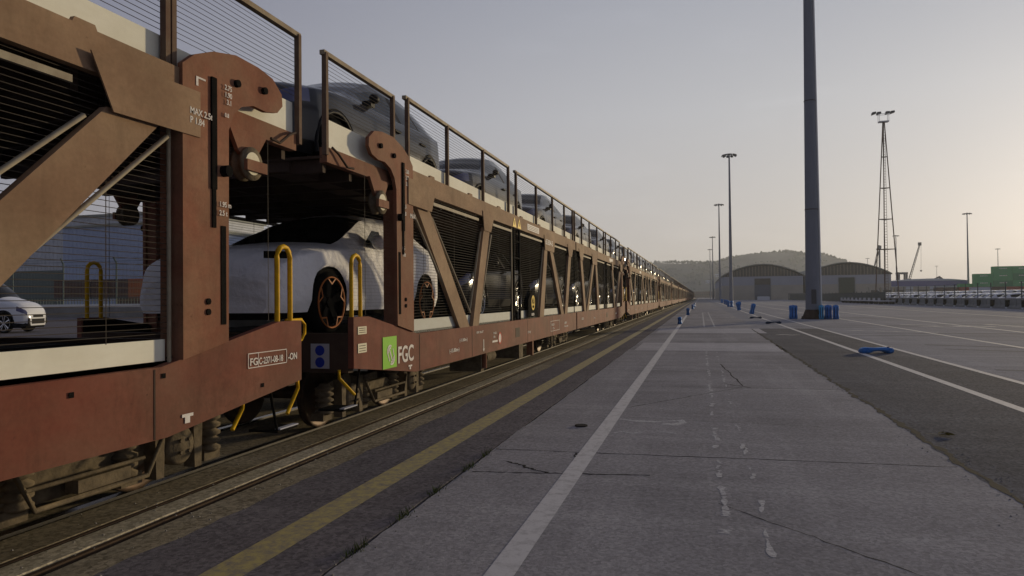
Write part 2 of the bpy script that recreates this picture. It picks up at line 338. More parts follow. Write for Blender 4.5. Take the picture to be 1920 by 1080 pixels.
for x in (-4.08, -5.08):
    rl.box(x-.035, x+.035, -60, 700, -.04, .012)
t = part('running_rail', rl, M['steel']); t['kind'] = 'structure'
rl = MB()
for x0, x1 in ((-3.655, -3.625), (-3.385, -3.35)): rl.box(x0, x1, -60, 700, -.04, -.004)
t = part('inset_rail', rl, M['rust']); t['kind'] = 'structure'
# painted lines
def line(x0, x1, y0, y1, m, z=.003, name='road_marking'):
    return struct(name, MB().add([(x0, y0, z), (x1, y0, z), (x1, y1, z), (x0, y1, z)], [(0, 1, 2, 3)]), m)
line(-2.49, -2.265, -30, 420, M['liney'], .003)
line(-1.075, -.925, -30, 420, M['linew'], .0038)
line(3.64, 3.78, -30, 300, M['linew'], .0045)
line(4.75, 4.88, -30, 300, M['linew'], .0045)
line(7.9, 8.05, 20, 260, M['linef'])
line(11.08, 11.25, 14, 240, M['linef'])
line(17.9, 18.1, 14, 240, M['linef'])
def strip(pts, wd, m, z=.016, name='road_marking', jit=0.):
    vs = []
    for i, p in enumerate(pts):
        a = Vector(pts[max(i-1, 0)]); b = Vector(pts[min(i+1, len(pts)-1)]); d = (b-a).normalized(); nn = Vector((-d.y, d.x))*wd/2*(1+random.uniform(-jit, jit))
        vs += [(p[0]+nn.x, p[1]+nn.y, z), (p[0]-nn.x, p[1]-nn.y, z)]
    return MB().add(vs, [(2*i+1, 2*i+3, 2*i+2, 2*i) for i in range(len(pts)-1)])
def jag(a, b, n, amp):
    out = []; o = 0
    for i in range(n+1):
        t = i/n; o = o*.7+random.uniform(-amp, amp); d = Vector((b[0]-a[0], b[1]-a[1])); nn = Vector((-d.y, d.x)).normalized()
        k = o*math.sin(math.pi*min(1, max(0, t))) if n > 3 else o
        out.append((a[0]+d.x*t+nn.x*k, a[1]+d.y*t+nn.y*k))
    return out
cr = MB()
for a, b, wd in [((-1.85, 6.2), (1.98, 6.36), .014), ((-1.0, 11.1), (.5, 11.14), .01), ((.5, 11.14), (2.1, 11.2), .012), ((-1.8, 5.35), (-.4, 5.55), .02), ((-1.62, 5.75), (-1.2, 5.45), .025),
                 ((-1.1, 6.2), (-1.02, 5.8), .02), ((.6, 11.2), (-.9, 8.9), .012), ((.62, 11.4), (.38, 15), .02), ((.35, 11.6), (.72, 11.2), .03), ((.1, 4.9), (1.3, 3.6), .008), ((-1.8, 15.2), (2.1, 15.4), .012),
                 ((-1.8, 25), (2.2, 25), .02), ((-1.8, 45), (3, 45), .03), ((-1.2, 8.2), (1.2, 8.0), .006), ((1.2, 3.6), (2.2, 3.2), .008), ((-1.85, 3.9), (2.0, 3.95), .0)]:
    if wd: cr.merge(strip(jag(a, b, 40, .014), wd, None, .0026, jit=.6))
cr.merge(strip(jag((2.05, 2.0), (2.08, 31), 400, .03), (.055), None, .0042, jit=.7))
struct('pavement_cracks', cr, M['crack'])
ch = MB()
for i in range(70):   # dribbled paint spots along the lane
    y = 3.2+i*.27+random.uniform(-.1, .1)
    if random.random() < .6: ch.merge(strip(jag((.13+random.uniform(-.02, .02), y), (.13+random.uniform(-.02, .02), y+random.uniform(.05, .32)), 6, .006), random.uniform(.018, .05), None, .0029, jit=.8))
    if random.random() < .4: ch.merge(strip(jag((.37+random.uniform(-.02, .02), y), (.37+random.uniform(-.02, .02), y+random.uniform(.05, .3)), 6, .006), random.uniform(.015, .035), None, .0029, jit=.8))
ch.merge(strip([(.16, 33), (.17, 62)], .07, None, .0029)); ch.merge(strip([(.62, 33), (.64, 64)], .07, None, .0029))
ch.merge(strip([(-.98+i*.1, 13.6+.04*math.sin(i*2)) for i in range(10)], .05, None, .0029, jit=.6))
ch.merge(strip([(-.75+i*.08, 14.25+.03*math.sin(i*2)) for i in range(9)], .05, None, .0029, jit=.6))
ch.merge(strip([(-.92+.62*i/8+.0, 8.05-.12*math.sin(i/8*3.1)) for i in range(9)]+[(-.24, 8.1), (-.2, 7.95), (-.3, 7.8), (-.42, 7.84)], .085, None, .0029, jit=.6))
ch.merge(strip([(-.88, 7.2), (-.8, 7.3), (-.7, 7.22), (-.6, 7.3)], .03, None, .0029, jit=.6)); ch.merge(strip([(-.45, 7.4), (-.25, 7.3)], .04, None, .0029, jit=.6))
ch.merge(strip([(.6, 11.0), (1.9, 11.05)], .05, None, .0029, jit=.3))
for i in range(14):
    x, y = random.uniform(-1.7, 1.9), random.uniform(2.8, 9); r_ = random.uniform(.008, .02)
    ch.merge(strip([(x, y), (x+r_, y+.3*r_), (x+2*r_, y)], r_, None, .0029, jit=.8))
struct('chalk_marks', ch, M['chalk'])
mk = MB()
for (a, b, wd) in [((9, 36), (13, 33), .2), ((12.5, 36), (14, 31), .25), ((5.6, 30), (8.4, 28.6), .15), ((14.6, 33), (17, 30), .2), ((9.2, 34), (12, 33.6), .3), ((2.6, 26.5), (3.4, 26.5), .12), ((19, 50), (24, 44), .3), ((6, 60), (8, 57), .3)]:
    mk.merge(strip(jag(a, b, 14, .12), wd, None, .0045, jit=.8))
struct('worn_markings', mk, M['linef'])
tm = MB()   # dark tyre sweeps across the yard
for (a, b, c) in [((5, 26), (14, 27.5), (34, 20)), ((9, 46), (22, 50), (48, 40)), ((3, 32), (12, 33.5), (26, 40)), ((6, 20), (12, 17), (22, 14)), ((5.2, 13), (8, 12.4), (14, 13))]:
    for off in (0, 1.6):
        pts = [((1-t)**2*a[0]+2*t*(1-t)*b[0]+t*t*c[0], (1-t)**2*a[1]+2*t*(1-t)*b[1]+t*t*c[1]+off) for t in [i/30 for i in range(31)]]
        tm.merge(strip(pts, .28, None, .0025, jit=.2))
struct('tyre_sweeps', tm, ground_mat('rubbered_paving', (.22, .22, .23), (.17, .17, .18), (.28, .28, .29), cells=.5))
mh = MB().disc((-1.27, 7.5, .004), .07, .012, 'z', 12); tag(part('drain_plug', mh, M['crack']), 'small round dark plug sunk in the concrete lane left of the white line', 'drain plug')
gv = MB()
for i in range(900):
    zone = random.random()
    if zone < .45: x = random.uniform(-4.0, -2.95)
    elif zone < .7: x = random.gauss(-1.87, .05)
    else: x = random.gauss(2.08, .12)
    y = random.uniform(2.4, 16)**1.0; r_ = random.uniform(.003, .009)
    gv.add([(x-r_, y-r_*.6, .002), (x+r_, y-r_*.8, .002), (x+r_*.7, y+r_, .002), (x-r_*.6, y+r_*.8, .002), (x, y, .002+r_*.9)], [(0, 1, 4), (1, 2, 4), (2, 3, 4), (3, 0, 4)])
struct('grit', gv, M['conc'], 'stuff')
# weeds along the joint
for k, (px, lab) in enumerate([(3.55, 'weed tuft in the lane joint nearest the camera'), (4.15, 'second weed tuft from the camera along the lane joint'), (4.75, 'weed tuft in the lane joint just before the forked crack'), (5.45, 'brownish weed tuft at the foot of the forked crack'), (5.95, 'greenest weed tuft in the joint, level with the long cross crack')]):
    g = MB()
    for i in range(70):
        a = random.uniform(0, 6.28); x = random.gauss(0, .018); y = random.gauss(0, .07); h_ = random.uniform(.012, .05); lx, ly = math.cos(a)*h_*.8, math.sin(a)*h_*.8
        g.add([(x, y, 0), (x+.006*math.sin(a), y-.006*math.cos(a), 0), (x+lx, y+ly, h_)], [(0, 1, 2)])
    o = part('weed_tuft', g, M['weed']); o.location = (-1.872, px, .0); tag(o, lab, 'weed', 'weeds in the lane joint')
g = MB()
for i in range(5):
    a = -1+i*.5; g.add([(0, 0, .01), (math.cos(a)*.10+.01, math.sin(a)*.06, .03), (math.cos(a)*.17, math.sin(a)*.08, .012), (math.cos(a)*.09-.01, math.sin(a)*.06+.035, .015)], [(0, 1, 2, 3)])
g.add([(0, 0, .01), (-.12, .02, .012), (-.12, .026, .012), (0, .008, .01)], [(0, 1, 2, 3)])
o = part('dry_leaf', g, M['leaf']); o.location = (2.24, 7.72, .008); tag(o, 'crumpled yellow green leaf on the dark asphalt beside the lane', 'leaf')

# ------------------------------------------------------------------ car carrier wagons
W = 1.40                     # half width
BOG = {'A': .28, 'B': -.28}
class Kit:
    off = .28
    """a list of (name, mesh builder, material, parent index) that becomes one thing or one merged mesh"""
    def __init__(s): s.items = []
    def add(s, name, mb, m, parent=None, label=None, split=False):
        bog = name in ('bogie', 'wheelset', 'axle_box', 'spring', 'brake_rigging')
        for q in (mb.split() if split else [mb]):
            q.v = [(p[0]+s.off, p[1], p[2]) if bog else ((p[0]+math.copysign(.25, p[0]) if abs(p[0]) > .9 else p[0]), p[1], p[2]) for p in q.v]
            s.items.append((name, q, m, parent, label))
        return len(s.items)-1
def tri_ring(c, r, th, w_=.0): pass
DIAGS = [((1.55, 1.95), (3.04, 3.46)), ((4.19, 4.5), (3.6, 3.88)), ((8.52, 8.80), (7.97, 8.36)), ((9.0, 9.3), (10.28, 10.62)), ((11.33, 11.67), (10.72, 11.06))]
def wagon_kit(kind, near):
    K = Kit(); K.off = BOG[kind]; ext = .36 if kind == 'A' else .04; L = 12.3
    for sg in (1, -1):
        def X(a, b): return (a, b) if sg > 0 else (-b, -a)
        def pr(poly, a, b): return MB().prism(poly, *X(a, b))
        sill = pr([(0, .745), (1.5, .56), (L, .56), (L, 1.01), (1.55, 1.0), (.32, 1.235), (0, 1.235)], 1.34, 1.40)
        sill.merge(pr([(1.5, .56), (L, .56), (L, .575), (1.5, .575)], 1.24, 1.34))
        si = K.add('side_sill', sill, M['red'])
        K.add('sill_shade_board', pr([(.02, 1.04), (1.43, 1.04), (1.43, 1.05), (.34, 1.225), (.02, 1.225)], 1.325, 1.339), M['black'], si)  # black board added as the shade on the sill end's inner face
        jn = MB()
        for t in (1.6, 3.55, 6.9, 9.2): jn.box(*sorted((sg*1.4, sg*1.403)), t, t+.012, .565, .99)
        jn.merge(pr([(6.0, .70), (6.3, .70), (6.3, .87), (6.0, .87)], 1.3995, 1.4035)) if near else None
        K.add('seam', jn, M['dark'], si, split=True)
        for a, b in ((1.45, 5.93), (6.45, L)):
            K.add('lower_kick_board', pr([(a, 1.0), (b, 1.0), (b, 1.165), (a, 1.165)], 1.325, 1.338), M['board'] if kind == 'B' else M['board2'])
        hook = [(.95, 1.12), (1.39, 1.03), (1.39, 2.93), (1.28, 3.02), (1.1, 3.10), (.86, 3.155), (.6, 3.15), (.42, 3.12), (.3, 3.03), (.29, 2.94), (.36, 2.87), (.5, 2.84), (.66, 2.845), (.8, 2.80), (.89, 2.72), (.94, 2.6)]
        if near: up = pr(hook, 1.385, 1.425)
        else: up = pr(hook, 1.385, 1.425)
        up.merge(pr([(.97, 1.0), (1.02, 1.0), (1.02, 2.6), (.97, 2.6)], 1.25, 1.385)); up.merge(pr([(1.34, 1.0), (1.39, 1.0), (1.39, 2.85), (1.34, 2.85)], 1.25, 1.385))
        ui = K.add('end_upright', up, M['redtan'])
        bl = MB()
        for (t, z) in ((.54, 2.99), (.86, 2.95)): bl.disc((sg*1.425 if sg > 0 else -1.450, t, z), .027, .025, 'x', 12)
        if near:
            for (t, z) in ((1.16, 1.40), (1.16, 1.33)): bl.disc((sg*1.425 if sg > 0 else -1.435, t, z), .022, .01, 'x', 10)
            bl.disc((sg*1.425 if sg > 0 else -1.475, 1.0, 2.30), .04, .05, 'x', 12)
        K.add('bolt', bl, M['black'], ui, split=True)
        if near:
            sb = pr([(1.08, 2.16), (1.13, 2.16), (1.13, 2.92), (1.08, 2.92)], 1.4255, 1.44); sb.merge(pr([(.98, 1.24), (1.03, 1.24), (1.03, 1.92), (.98, 1.92)], 1.4255, 1.43))
            sb.merge(pr([(1.085, 1.9), (1.12, 1.9), (1.12, 2.16), (1.085, 2.16)], 1.4255, 1.435)); K.add('slide_slot', sb, M['black'], ui, split=True)
        K.add('deck_beam', pr([(-ext, 2.66), (1.0, 2.66), (1.0, 2.80), (-ext, 2.80)], 1.26, 1.335), M['redtan'])
        # hanging sheave under the deck beam
        sh = pr([(.42, 2.66), (.86, 2.66), (.76, 2.50), (.66, 2.44), (.55, 2.48)], 1.335, 1.37); hb = K.add('sheave_bracket', sh, M['redtan'])
        K.add('sheave', MB().lathe([(0, 0), (.125, 0), (.125, .025), (.10, .035), (.10, .07), (.125, .08), (.125, .1), (0, .1)], (1.30 if sg > 0 else -1.40, .64, 2.42), 'x', 20), M['bogie'], hb)
        K.add('sheave_face', MB().disc((1.401 if sg > 0 else -1.406, .64, 2.42), .085, .005, 'x', 20), M['sticker'], hb)
        K.add('sheave_plate', MB().box(*X(1.40, 1.43), .50, .74, 2.36, 2.44), M['redtan'], hb)
        # chord and gussets: one plate
        K.add('top_chord', pr([(1.39, 2.67), (L, 2.67), (L, 2.90), (1.39, 2.90)], 1.345, 1.40), M['tan'])
        gs = MB()
        for q in ([(1.24, 2.78), (1.24, 2.48), (1.94, 2.47), (2.09, 2.77)], [(4.1, 2.75), (4.17, 2.45), (4.52, 2.45), (4.72, 2.75)], [(8.42, 2.75), (8.5, 2.43), (9.44, 2.43), (9.56, 2.75)], [(11.12, 2.75), (11.3, 2.45), (11.69, 2.45), (11.95, 2.75)]):
            gs.merge(pr(q, 1.402 if q[0][0] > 2 else 1.427, 1.412 if q[0][0] > 2 else 1.437))
        K.add('gusset_plate', gs, M['tan'], split=True)
        for (t0, t1), (b0, b1) in DIAGS:
            K.add('diagonal_brace', pr([(t0, 2.5), (t1, 2.5), (b1, 1.0), (b0, 1.0)], 1.345, 1.398), M['tan'])
        # mesh panel frames beside the braces
        fr = MB()
        edges = [((1.47, 2.44), (2.93, 1.2)), ((2.08, 2.42), (3.55, 1.2)), ((4.08, 2.42), (3.52, 1.2)), ((4.62, 2.42), (4.0, 1.2)), ((8.4, 2.42), (7.86, 1.2)), ((9.42, 2.42), (10.72, 1.2))]
        for (a, b) in edges: fr.tube([(sg*1.375, a[0], a[1]), (sg*1.375, b[0], b[1])], .016, 5)
        for (a, b) in ((2.15, 4.0), (4.75, 5.9), (6.5, 8.35), (9.6, 11.1)): fr.merge(pr([(a, 2.58), (b, 2.58), (b, 2.62), (a, 2.62)], 1.35, 1.375))
        for t in (1.44, 5.92, 6.48): fr.tube([(sg*1.36, t, 1.0), (sg*1.36, t, 2.66)], .014, 5)
        K.add('mesh_frame', fr, M['frame'], split=True)
        # ladder in the middle
        ld = MB()
        for t in (5.99, 6.41): ld.box(*X(1.36, 1.395), t-.025, t+.025, 1.0, 2.67)
        for i in range(5): ld.box(*X(1.37, 1.39), 5.99, 6.41, 1.22+i*.3, 1.245+i*.3)
        K.add('ladder', ld, M['black'])
        # wires
        wr = MB(); z = 1.2
        while z < 2.66:
            wr.box(*X(1.3395, 1.3425), 1.42, L, z-.002, z+.002); z += .0355
        z = 1.3
        while z < 2.62:
            if near and kind == 'A' and z < 2.3: wr.box(*X(1.3395, 1.3405), .02, .96, z-.0006, z+.0006)
            z += .0355
        if near: wr.box(*X(1.3375, 1.3395), .36, .366, 1.24, 2.66)
        t = 1.9
        while t < L: wr.box(*X(1.3375, 1.3395), t-.0025, t+.0025, 1.16, 2.66); t += 1.1
        wm = wr
        z = 3.13; wu = MB()
        while z < 3.70:
            wu.box(*X(1.3095, 1.3125), 1.42, L, z-.0017, z+.0017)
            if z < 3.62: wu.box(*X(1.3095, 1.3115), -ext-.02, 1.05 if kind == 'A' else 1.38, z-.0017, z+.0017)
            z += .036
        K.add('wire_mesh', wm, M['wire']); K.add('wire_mesh', wu, M['wire'])
        # upper white boards and railing
        e_ = 1.05 if kind == 'A' else 1.37
        bd = pr([(-ext, 2.80), (e_, 2.80), (e_, 3.07), (-ext, 3.07)], 1.285, 1.30); bd.merge(pr([(1.39, 2.88), (L, 2.88), (L, 3.10), (1.39, 3.10)], 1.285, 1.30))
        K.add('upper_kick_board', bd, M['board'], split=True)
        nb = MB(); t = 2.0
        while t < L-.3: nb.merge(pr([(t, 2.895), (t+.17, 2.895), (t+.15, 2.935), (t+.02, 2.935)], 1.36, 1.39)); t += 1.5
        K.add('hinge_tab', nb, M['tan'], split=True)
        for t, top in ((-ext-.03, 3.65), (1.04 if kind == 'A' else 1.385, 3.65), (1.44, 3.74), (2.75, 3.73), (4.34, 3.73), (5.83, 3.74), (6.36, 3.74), (7.98, 3.73), (9.62, 3.73), (11.06, 3.73), (12.22, 3.74)):
            K.add('railing_post', MB().box(*X(1.315, 1.36), t-.02, t+.02, 2.72 if t < 1.2 else 2.85, top), M['post'])
        e_ = 1.08 if kind == 'A' else 1.38
        hr = pr([(-ext-.06, 3.63), (e_, 3.63), (e_, 3.67), (-ext-.06, 3.67)], 1.30, 1.35)
        for a, b in ((1.38, 5.88), (6.3, 12.27)): hr.merge(pr([(a, 3.72), (b, 3.72), (b, 3.76), (a, 3.76)], 1.30, 1.35))
        K.add('top_rail', hr, M['rail'], split=True)
        # drooping latch rods at the deck end
        if near: K.add('latch_rod', MB().tube([(sg*1.36, -ext+.05, 2.80), (sg*1.37, -ext+.15, 2.76), (sg*1.38, -ext+.3, 2.66), (sg*1.38, -ext+.42, 2.67)], .012, 5), M['dark'])
        # yellow handles
        a = .07
        K.add('handrail', MB().tube([(sg*1.34, a, 1.23), (sg*1.34, a, 1.72)]+[(sg*1.34, a+.09-.09*math.cos(q), 1.75+.09*math.sin(q)) for q in [i*math.pi/6 for i in range(7)]]+[(sg*1.34, a+.18, 1.72), (sg*1.34, a+.18, 1.23)], .021, 8), M['yellow'])
        K.add('step_handle', MB().tube([(sg*1.3, -.1, .74), (sg*1.3, -.1, .66), (sg*1.34, .12, .48)], .016, 7), M['yellow'])
        if kind == 'B': K.add('step_handle', MB().tube([(sg*1.3, .62, .68), (sg*1.3, .64, .6), (sg*1.32, .78, .47)], .016, 7), M['yellow'])
        stp = MB().box(*X(1.05, 1.32), -.06, .22, .34, .36); stp.tube([(sg*1.3, .2, .36), (sg*1.3, .3, .72)], .012, 5); K.add('step', stp, M['black'])
        K.add('step_edge', MB().box(*X(1.28, 1.33), -.06, .2, .362, .372), M['placard'])
        if kind == 'B' and sg < 0: K.add('side_loop', MB().tube([(sg*1.25, -.01, 1.235), (sg*1.25, -.24, 1.235), (sg*1.25, -.29, 1.19), (sg*1.25, -.29, 1.11), (sg*1.25, -.24, 1.06), (sg*1.25, -.01, 1.06)], .014, 7), M['yellow'])
    # decks
    ld = MB().box(-1.338, 1.338, .02, L, .92, 1.03)
    for sg in (1, -1): ld.box(*sorted((sg*.45, sg*1.05)), .03, L, 1.03, 1.04)
    for i in range(12): ld.box(-1.3, 1.3, .5+i, .62+i, .74, .92)
    ld.box(-.25, .25, .3, L, .6, .92)
    K.add('lower_deck', ld, M['black'])
    ud = MB().box(-1.284, 1.284, -ext, L, 2.70, 2.725)
    for i in range(25): ud.box(-1.26, 1.26, -ext+.05+i*.5, -ext+.10+i*.5, 2.58, 2.70)
    for x in (-.9, 0, .9): ud.box(x-.03, x+.03, -ext+.02, L, 2.60, 2.70)
    K.add('upper_deck', ud, M['dark'])
    hs_ = MB().box(-1.34, 1.34, .0, .10, .70, 1.08); hs_.box(-.35, .35, -.12, .0, .80, 1.0); K.add('headstock', hs_, M['dark'])
    cp = MB().box(-.10, .10, -.46, 0, .62, .78); cp.tube([(.25, -.1, .8), (.27, -.3, .55), (.26, -.45, .5)], .025, 6); cp.tube([(-.25, -.1, .8), (-.27, -.3, .45), (-.26, -.45, .5)], .025, 6)
    cp.disc((0, -.46, .66), .13, .05, 'y', 14); K.add('coupler', cp, M['bogie'])
    # brake gear
    bg = MB().box(-.4, .5, 3.6, 4.6, .42, .56)
    bg.tube([(1.05, 3.3, .48), (1.05, 9.6, .48)], .02, 5); bg.tube([(.3, 5.3, .36), (.3, 6.5, .36)], .14, 10); bg.box(.9, 1.15, 7.2, 7.5, .22, .56); bg.box(.8, 1.1, 4.9, 5.05, .2, .56); bg.tube([(1.0, 5.3, .4), (1.0, 5.8, .4)], .1, 10)
    K.add('brake_gear', bg, M['bogie'])
    bt = MB().tube([(1.12, 5.0, .56), (1.12, 5.0, .25)], .05, 8); bt.box(1.05, 1.18, 8.2, 8.3, .2, .56); K.add('jack_bracket', bt, M['redtan'])
    # bogies
    for bt_ in ([1.65, 12.375] if kind == 'A' else [1.65]):
        fr = MB()
        for sg in (1, -1):
            x0, x1 = sorted((sg*.74, sg*.80))
            fr.prism([(bt_-1.3, .50), (bt_-.75, .60), (bt_-.35, .44), (bt_+.35, .44), (bt_+.75, .60), (bt_+1.3, .50), (bt_+1.3, .42), (bt_+.8, .36), (bt_+.4, .22), (bt_-.4, .22), (bt_-.8, .36), (bt_-1.3, .42)], x0, x1)
            for q in (-1.22, -.42, .42, 1.22): fr.box(*sorted((sg*.70, sg*.84)), bt_+q-.09, bt_+q+.09, .16, .24)
        fr.box(-.72, .72, bt_-.16, bt_+.16, .34, .52)
        bi = K.add('bogie', fr, M['bogie'])
        for q in (-.8, .8):
            wh = MB()
            for sg in (1, -1):
                wh.lathe([(0, 0), (.30, .0), (.33, -sg*.015), (.365, -sg*.02), (.37, sg*.05), (.36, sg*.055), (.33, sg*.05), (.28, sg*.02), (.12, sg*.03), (.10, sg*.09), (0, sg*.09)], (sg*.46, bt_+q, .375), 'x', 28)
            wh.tube([(-.8, bt_+q, .375), (.8, bt_+q, .375)], .07, 10)
            K.add('wheelset', wh, M['wheel'], bi)
            for sg in (1, -1):
                ax = MB()
                ax.lathe([(0, sg*.14), (.06, sg*.14), (.08, sg*.12), (.12, sg*.12), (.14, sg*.10), (.14, 0)], (sg*.80, bt_+q, .355), 'x', 20)
                for u in (-.19, .19): ax.prism([(bt_+q+u-.035, .16), (bt_+q+u+.035, .16), (bt_+q+u+.05, .56), (bt_+q+u-.05, .56)], *sorted((sg*.80, sg*.90)))
                for e in range(4):
                    a_ = math.pi/4+e*math.pi/2; ax.disc((.94 if sg > 0 else -.955, bt_+q+.06*math.cos(a_), .355+.06*math.sin(a_)), .014, .015, 'x', 6)
                K.add('axle_box', ax, M['bogie'], bi)
                for u in (-.42, .42):
                    sp = MB()
                    sp.lathe([(.05, -.02)]+[(r__, z__) for j in range(5) for r__, z__ in ((.06, j*.06-.03), (.095, j*.06-.012), (.095, j*.06+.006), (.06, j*.06+.024))]+[(.05, .29)], (sg*.80, bt_+q+u, .25), 'z', 14)
                    K.add('spring', sp, M['bogie'], bi)
        for sg in (1, -1):
            rg = MB(); rg.tube([(sg*.95, bt_-.6, .5), (sg*.97, bt_-.42, .24), (sg*.97, bt_+.4, .24), (sg*.95, bt_+.5, .46)], .018, 6); rg.tube([(sg*.96, bt_-.4, .36), (sg*.96, bt_+.45, .36)], .014, 6); rg.box(*sorted((sg*.85, sg*.95)), bt_-.3, bt_+.1, .25, .33)
            K.add('brake_rigging', rg, M['bogie'], bi)
    return K
def realise(K, root):
    objs = []
    for (name, mb, m, par, lab) in K.items:
        o = part(name, mb, m, objs[par] if par is not None else root, lab); objs.append(o)
    return root
def merged(K, name):
    me = bpy.data.meshes.new(name); v = []; fc = []; mi = []; sm = []; ms = []
    for (_, mb, m, _, _) in K.items:
        if m not in ms: ms.append(m)
        k = len(v); v += mb.v; fc += [[i+k for i in q] for q in mb.f]; sm += mb.sm; mi += [ms.index(m)]*len(mb.f)
    me.from_pydata(v, [], fc)
    for m in ms: me.materials.append(m)
    me.polygons.foreach_set('material_index', mi); me.polygons.foreach_set('use_smooth', sm); me.update(); return me

XC, P0, PER = -4.85, 6.00, 25.65
XCAR = -4.72
NW = 15
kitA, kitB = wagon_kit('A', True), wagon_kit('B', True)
def posA(k): return (XC, P0+k*PER, 0)
def posB(k): return (XC, P0+24.75+k*PER, 0)
GW = 'car carrier wagons of the train'
order = ['nearest empty wagon, cut by the left frame edge, white boxed number on its sill', 'wagon with the green logo square and FGC lettering on its end sill', 'wagon directly behind the FGC wagon, joined to it without a gap', 'fourth brown wagon from the camera, beyond the second coupling gap', 'fifth brown wagon from the camera along the train', 'sixth brown wagon from the camera along the train', 'seventh brown wagon from the camera along the train']
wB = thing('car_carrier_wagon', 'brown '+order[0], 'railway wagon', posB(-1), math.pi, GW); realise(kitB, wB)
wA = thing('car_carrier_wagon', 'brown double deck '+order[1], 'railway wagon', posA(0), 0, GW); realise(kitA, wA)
wagons = [wB, wA]
for i, (src, p, rz) in enumerate([(wB, posB(0), math.pi), (wA, posA(1), 0), (wB, posB(1), math.pi), (wA, posA(2), 0), (wB, posB(2), math.pi)]):
    c = copy_tree(src); c.location = p; c['label'] = 'brown double deck '+order[i+2]; wagons.append(c)
mA, mB_ = merged(kitA, 'far_wagon'), merged(kitB, 'far_wagon')
for k in range(3, NW):
    for me, p, rz in ((mA, posA(k), 0), (mB_, posB(k), math.pi)):
        o = link('car_carrier_wagon', me); o.location = p; o.rotation_euler = (0, 0, rz)
        tag(o, 'far brown double deck wagon where the train narrows to a point', 'railway wagon', 'far wagons at the vanishing end of the train')
# marks that belong to single wagons (on the near side, x = +1.4, or rotated wagon: x = -1.4)
def on_side(mb, t0, z0, rot, x=1.4045):
    """mb drawn in (x right, y up) -> lies on the near flank; viewer sees increasing Y to the right"""
    x += .25
    if not rot: return MB().merge(mb, lambda p: (x+p[2], t0+p[0], z0+p[1]))
    return MB().merge(mb, lambda p: (-x-p[2], t0-p[0], z0+p[1]))
def rect(w_, h_, th=.002, x=0, y=0): return MB().box(x, x+w_, y, y+h_, 0, th)
def ringm(cx, cy, r1, r2, a0=0, a1=360, n=24, th=.002):
    mb = MB(); vs = []; N = n
    for i in range(N+1):
        a = R(a0+(a1-a0)*i/N)
        for r_ in (r1, r2): vs.append((cx+r_*math.cos(a), cy+r_*math.sin(a), th))
    return mb.add(vs, [(2*i, 2*i+1, 2*i+3, 2*i+2) for i in range(N)])
def txt(s_, t0, z0, size, rot, sx=1., x=1.4045): return on_side(text_mesh(s_, size, .001, sx), t0, z0, rot, x)
lg = part('logo_panel', on_side(rect(.34, .335), .615, .672, False), M['green'], wA, 'lime green square with a white swirl')
em = MB()
for (cx, cy, a0, a1) in ((.15, .17, 60, 200), (.19, .10, -120, 20)):
    for rr_ in (.065, .040): em.merge(ringm(cx, cy, rr_-.009, rr_+.009, a0, a1))
em.add([(.085, .15, .002), (.104, .15, .002), (.145, .07, .002), (.126, .07, .002)], [(0, 1, 2, 3)]); em.add([(.21, .20, .002), (.228, .20, .002), (.255, .12, .002), (.237, .12, .002)], [(0, 1, 2, 3)])
em.add([(.125, .19, .002), (.143, .20, .002), (.215, .07, .002), (.197, .06, .002)], [(0, 1, 2, 3)])
part('logo_swirl', on_side(em, .635, .675, False, 1.4075), M['white'], lg)
part('lettering', txt('FGC', .985, .705, .255, False, .90), M['white'], wA)
stk = on_side(rect(.18, .075), .075, 1.065, False); stk.merge(on_side(rect(.18, .09), .075, .885, False)); part('label_card', stk, M['sticker'], wA)
sl_ = MB()
for z in (1.08, 1.1, 1.12, .9, .925, .95): sl_.merge(on_side(rect(.13, .006), .1, z, False, 1.4068))
part('card_print', sl_, M['dark'], wA)
mk = MB()
for (s_, t, z, sz) in (('(-15.80m-)', 2.6, .69, .07), ('(-11.60m-)', 3.0, .81, .06), ('GMC 18.6-2T', 3.75, .885, .045), ('M 65.1', 4.62, .83, .05), ('30 t', 4.62, .77, .05), ('(T 8 m)', 6.9, .73, .06), ('FGC 83', 9.1, .78, .07), ('19.5 m', 9.2, .7, .06), ('65.804-5', 10.6, .77, .07), ('Freno de mano', 10.6, .69, .06)):
    mk.merge(txt(s_, t, z, sz, False, 1.3))
mk.merge(on_side(rect(.03, .14), 4.08, .64, False)); mk.merge(on_side(MB().prism([(-.03, 0), (.06, 0), (.015, -.05)], 0, .002, 'z'), 4.08, .64, False)); mk.merge(on_side(rect(.30, .03), 4.55, .70, False))
for q in ((9.0, .88, 1.0, .008), (9.0, .66, 1.0, .008), (9.0, .66, .012, .22), (9.99, .66, .012, .22)): mk.merge(on_side(rect(q[2], q[3]), q[0], q[1], False))
mk.merge(on_side(rect(.10, .018), 1.27, .638, False)); mk.merge(on_side(rect(.035, .03), 1.30, .606, False))
part('stencil_marks', mk, M['white'], wA)
part('round_sticker', on_side(ringm(0, 0, 0, .085), 4.98, .75, False), M['white'], wA); part('sticker_ring', on_side(ringm(0, 0, .075, .098), 4.98, .75, False, 1.4065), M['redink'], wA)
mk = MB(); mk.merge(txt('65.804-5', 8.52, 2.56, .16, False, 1.35, 1.4145)); mk.merge(txt('MAX', 1.30, 2.33, .07, False, 1, 1.4275))
for (s_, t, z, sz) in (('2.60', 1.2, 2.82, .06), ('2.75', 1.2, 2.75, .06), ('3.10', 1.2, 2.68, .06), ('+ 4.5', 1.10, 2.42, .06), ('P 1.8', 1.10, 2.34, .06), ('0.6', 1.1, 1.95, .06), ('1.8t', 1.1, 1.88, .06)): mk.merge(txt(s_, t-.02, z, sz, False, .9, 1.428))
part('stencil_marks', mk, M['white'], wA)
